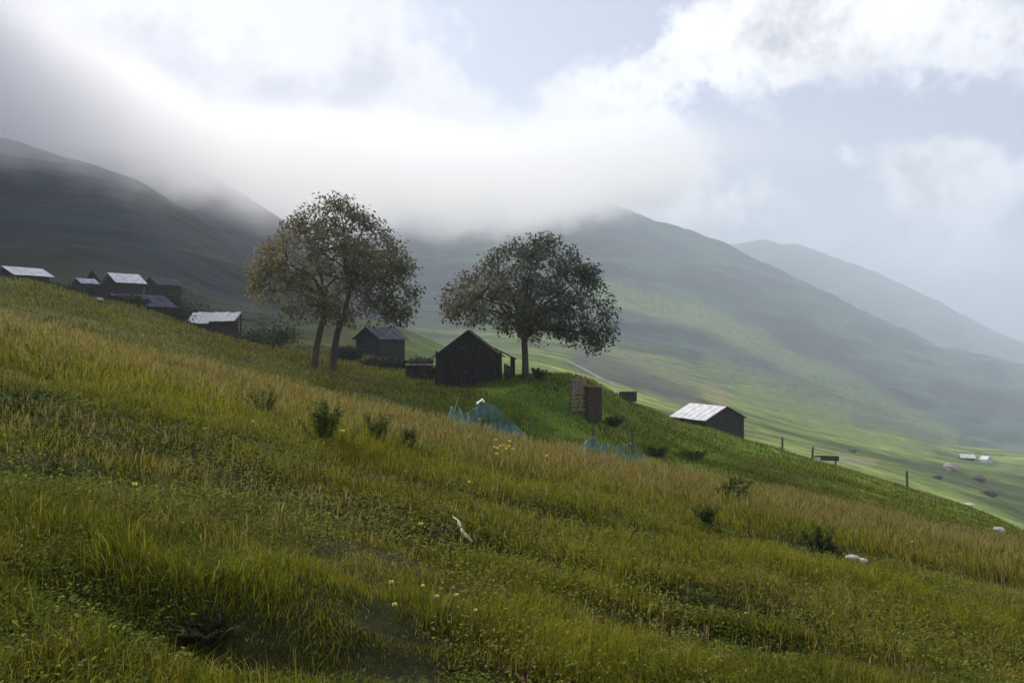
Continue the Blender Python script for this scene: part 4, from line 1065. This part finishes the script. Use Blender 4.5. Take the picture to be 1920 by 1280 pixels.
# ------------------------------------------------------------------ track on the far slope
def strip(name, pts, wid, mat, kind='structure', label=None, y0=90, y1=1500, lift=.4):
    cs = [ray(u, v, y0, y1, 5000) for u, v in pts]; vs = []; fs = []
    fin = []
    for a, b in zip(cs[:-1], cs[1:]):
        for t in np.linspace(0, 1, 12, endpoint=False): fin.append(a.lerp(b, t))
    fin.append(cs[-1])
    for i, p in enumerate(fin):
        d = (fin[min(i + 1, len(fin) - 1)] - fin[max(i - 1, 0)]); d.z = 0; d.normalize(); s = Vector((-d.y, d.x, 0)) * wid / 2
        for k in (-1, -.33, .33, 1):
            q = p + s * k; vs.append((q.x, q.y, Hs(q.x, q.y) + lift))
    for i in range(len(fin) - 1):
        for k in range(3): fs.append((i * 4 + k, i * 4 + k + 1, i * 4 + k + 5, i * 4 + k + 4))
    mb = MB(); mb.add(vs, fs); o = mb.build(name, mat, None, True); tag(o, label, kind=kind); return o
M['track'] = solid('trodden_earth', (.20, .18, .15), (.32, .30, .26), .5, .95, bump=.3)
strip('path', [(1060, 676), (1090, 690), (1130, 712), (1160, 726)], 2.2, M['track'], y0=80, y1=500, lift=.15)

# ------------------------------------------------------------------ cloud bank on the slopes and haze
def box_obj(name, lo, hi):
    mb = MB(); c = [(a + b) / 2 for a, b in zip(lo, hi)]; s = [b - a for a, b in zip(lo, hi)]
    mb.box(*c, *s); return mb
mc = bpy.data.materials.new('cloud_vapour'); mc.use_nodes = True; t = NT(mc.node_tree); t.n.clear()
out = t.node('ShaderNodeOutputMaterial'); pv = t.node('ShaderNodeVolumePrincipled'); t.l.new(pv.outputs[0], out.inputs['Volume'])
geo = t.node('ShaderNodeNewGeometry'); sp = t.node('ShaderNodeSeparateXYZ'); t.l.new(geo.outputs['Position'], sp.inputs[0])
x_, y_, z_ = sp.outputs
big = t.noise(geo.outputs['Position'], .0045, 5, .55)
bs = t.m('MULTIPLY', y_, .135)
lft = t.m('SUBTRACT', t.m('MULTIPLY', t.m('MAXIMUM', t.m('SUBTRACT', -40.0, x_), 0.0), .21), t.m('MULTIPLY', t.m('MAXIMUM', t.m('SUBTRACT', -95.0, x_), 0.0), .16))
bs = t.m('ADD', bs, t.m('MULTIPLY', lft, t.m('SUBTRACT', 1.0, t.sstep(y_, 300, 700))))
bs = t.m('ADD', bs, t.m('MULTIPLY', t.m('MAXIMUM', x_, 0.0), .25))
hgt = t.m('SUBTRACT', z_, bs)
big2 = t.noise(geo.outputs['Position'], .02, 6, .66)
hgt = t.m('ADD', hgt, t.m('MULTIPLY', t.m('SUBTRACT', big, .5), t.m('ADD', t.m('MULTIPLY', y_, .075), 10.0)))
hgt = t.m('ADD', hgt, t.m('MULTIPLY', t.m('SUBTRACT', big2, .5), t.m('ADD', t.m('MULTIPLY', y_, .10), 30.0)))
rel = t.m('DIVIDE', hgt, y_)
up = t.sstep(rel, -.015, .085)
edge = t.m('SUBTRACT', t.m('MULTIPLY', y_, .25), x_)
edge = t.m('ADD', edge, t.m('MULTIPLY', t.m('SUBTRACT', big, .5), 420.0))
ed = t.sstep(edge, -60, 240)
relt = t.m('ADD', rel, t.m('MULTIPLY', t.m('MAXIMUM', t.m('ADD', t.m('DIVIDE', x_, y_), .22), 0.0), .12))
relt = t.m('SUBTRACT', relt, t.m('MULTIPLY', t.m('MAXIMUM', t.m('SUBTRACT', t.m('MULTIPLY', t.m('DIVIDE', x_, y_), -1.0), .38), 0.0), .5))
top_ = t.m('SUBTRACT', 1.0, t.sstep(relt, .045, .16))
shade_wst = t.m('MULTIPLY', t.sstep(t.m('DIVIDE', x_, y_), -.64, -.72), t.m('SUBTRACT', 1.0, t.sstep(z_, 150, 190)))  # added cloud out of view at the left, shades the hills
top_ = t.m('ADD', top_, t.m('MULTIPLY', shade_wst, 2.0))
dn = t.m('MULTIPLY', t.m('MULTIPLY', t.m('MULTIPLY', up, top_), ed), t.m('ADD', .006, t.m('MULTIPLY', t.sstep(big2, .40, .62), .024)))
t.l.new(dn, pv.inputs['Density']); pv.inputs['Color'].default_value = (.985, .985, 1, 1); pv.inputs['Anisotropy'].default_value = .3
CL = box_obj('cloud', (-1500, 150, 20), (560, 2150, 520)).build('cloud', mc)
tag(CL, 'low white cloud bank hiding the mountain tops on the left', 'cloud', kind='stuff')
mh = bpy.data.materials.new('haze_air'); mh.use_nodes = True; t = NT(mh.node_tree); t.n.clear()
out = t.node('ShaderNodeOutputMaterial'); pv = t.node('ShaderNodeVolumePrincipled'); t.l.new(pv.outputs[0], out.inputs['Volume'])
pv.inputs['Density'].default_value = .00046; pv.inputs['Color'].default_value = (.82, .89, 1.0, 1); pv.inputs['Anisotropy'].default_value = .35
zmin = float(Zg.min()) - 1
HZ = box_obj('haze', (-5400, -14, zmin - 1), (5400, 4700, float(Zg.max()) + 15)).build('haze', mh)
tag(HZ, 'thin pale mountain haze filling the valley', 'haze', kind='stuff')
print('ground zmin', zmin, 'zmax', Zg.max())
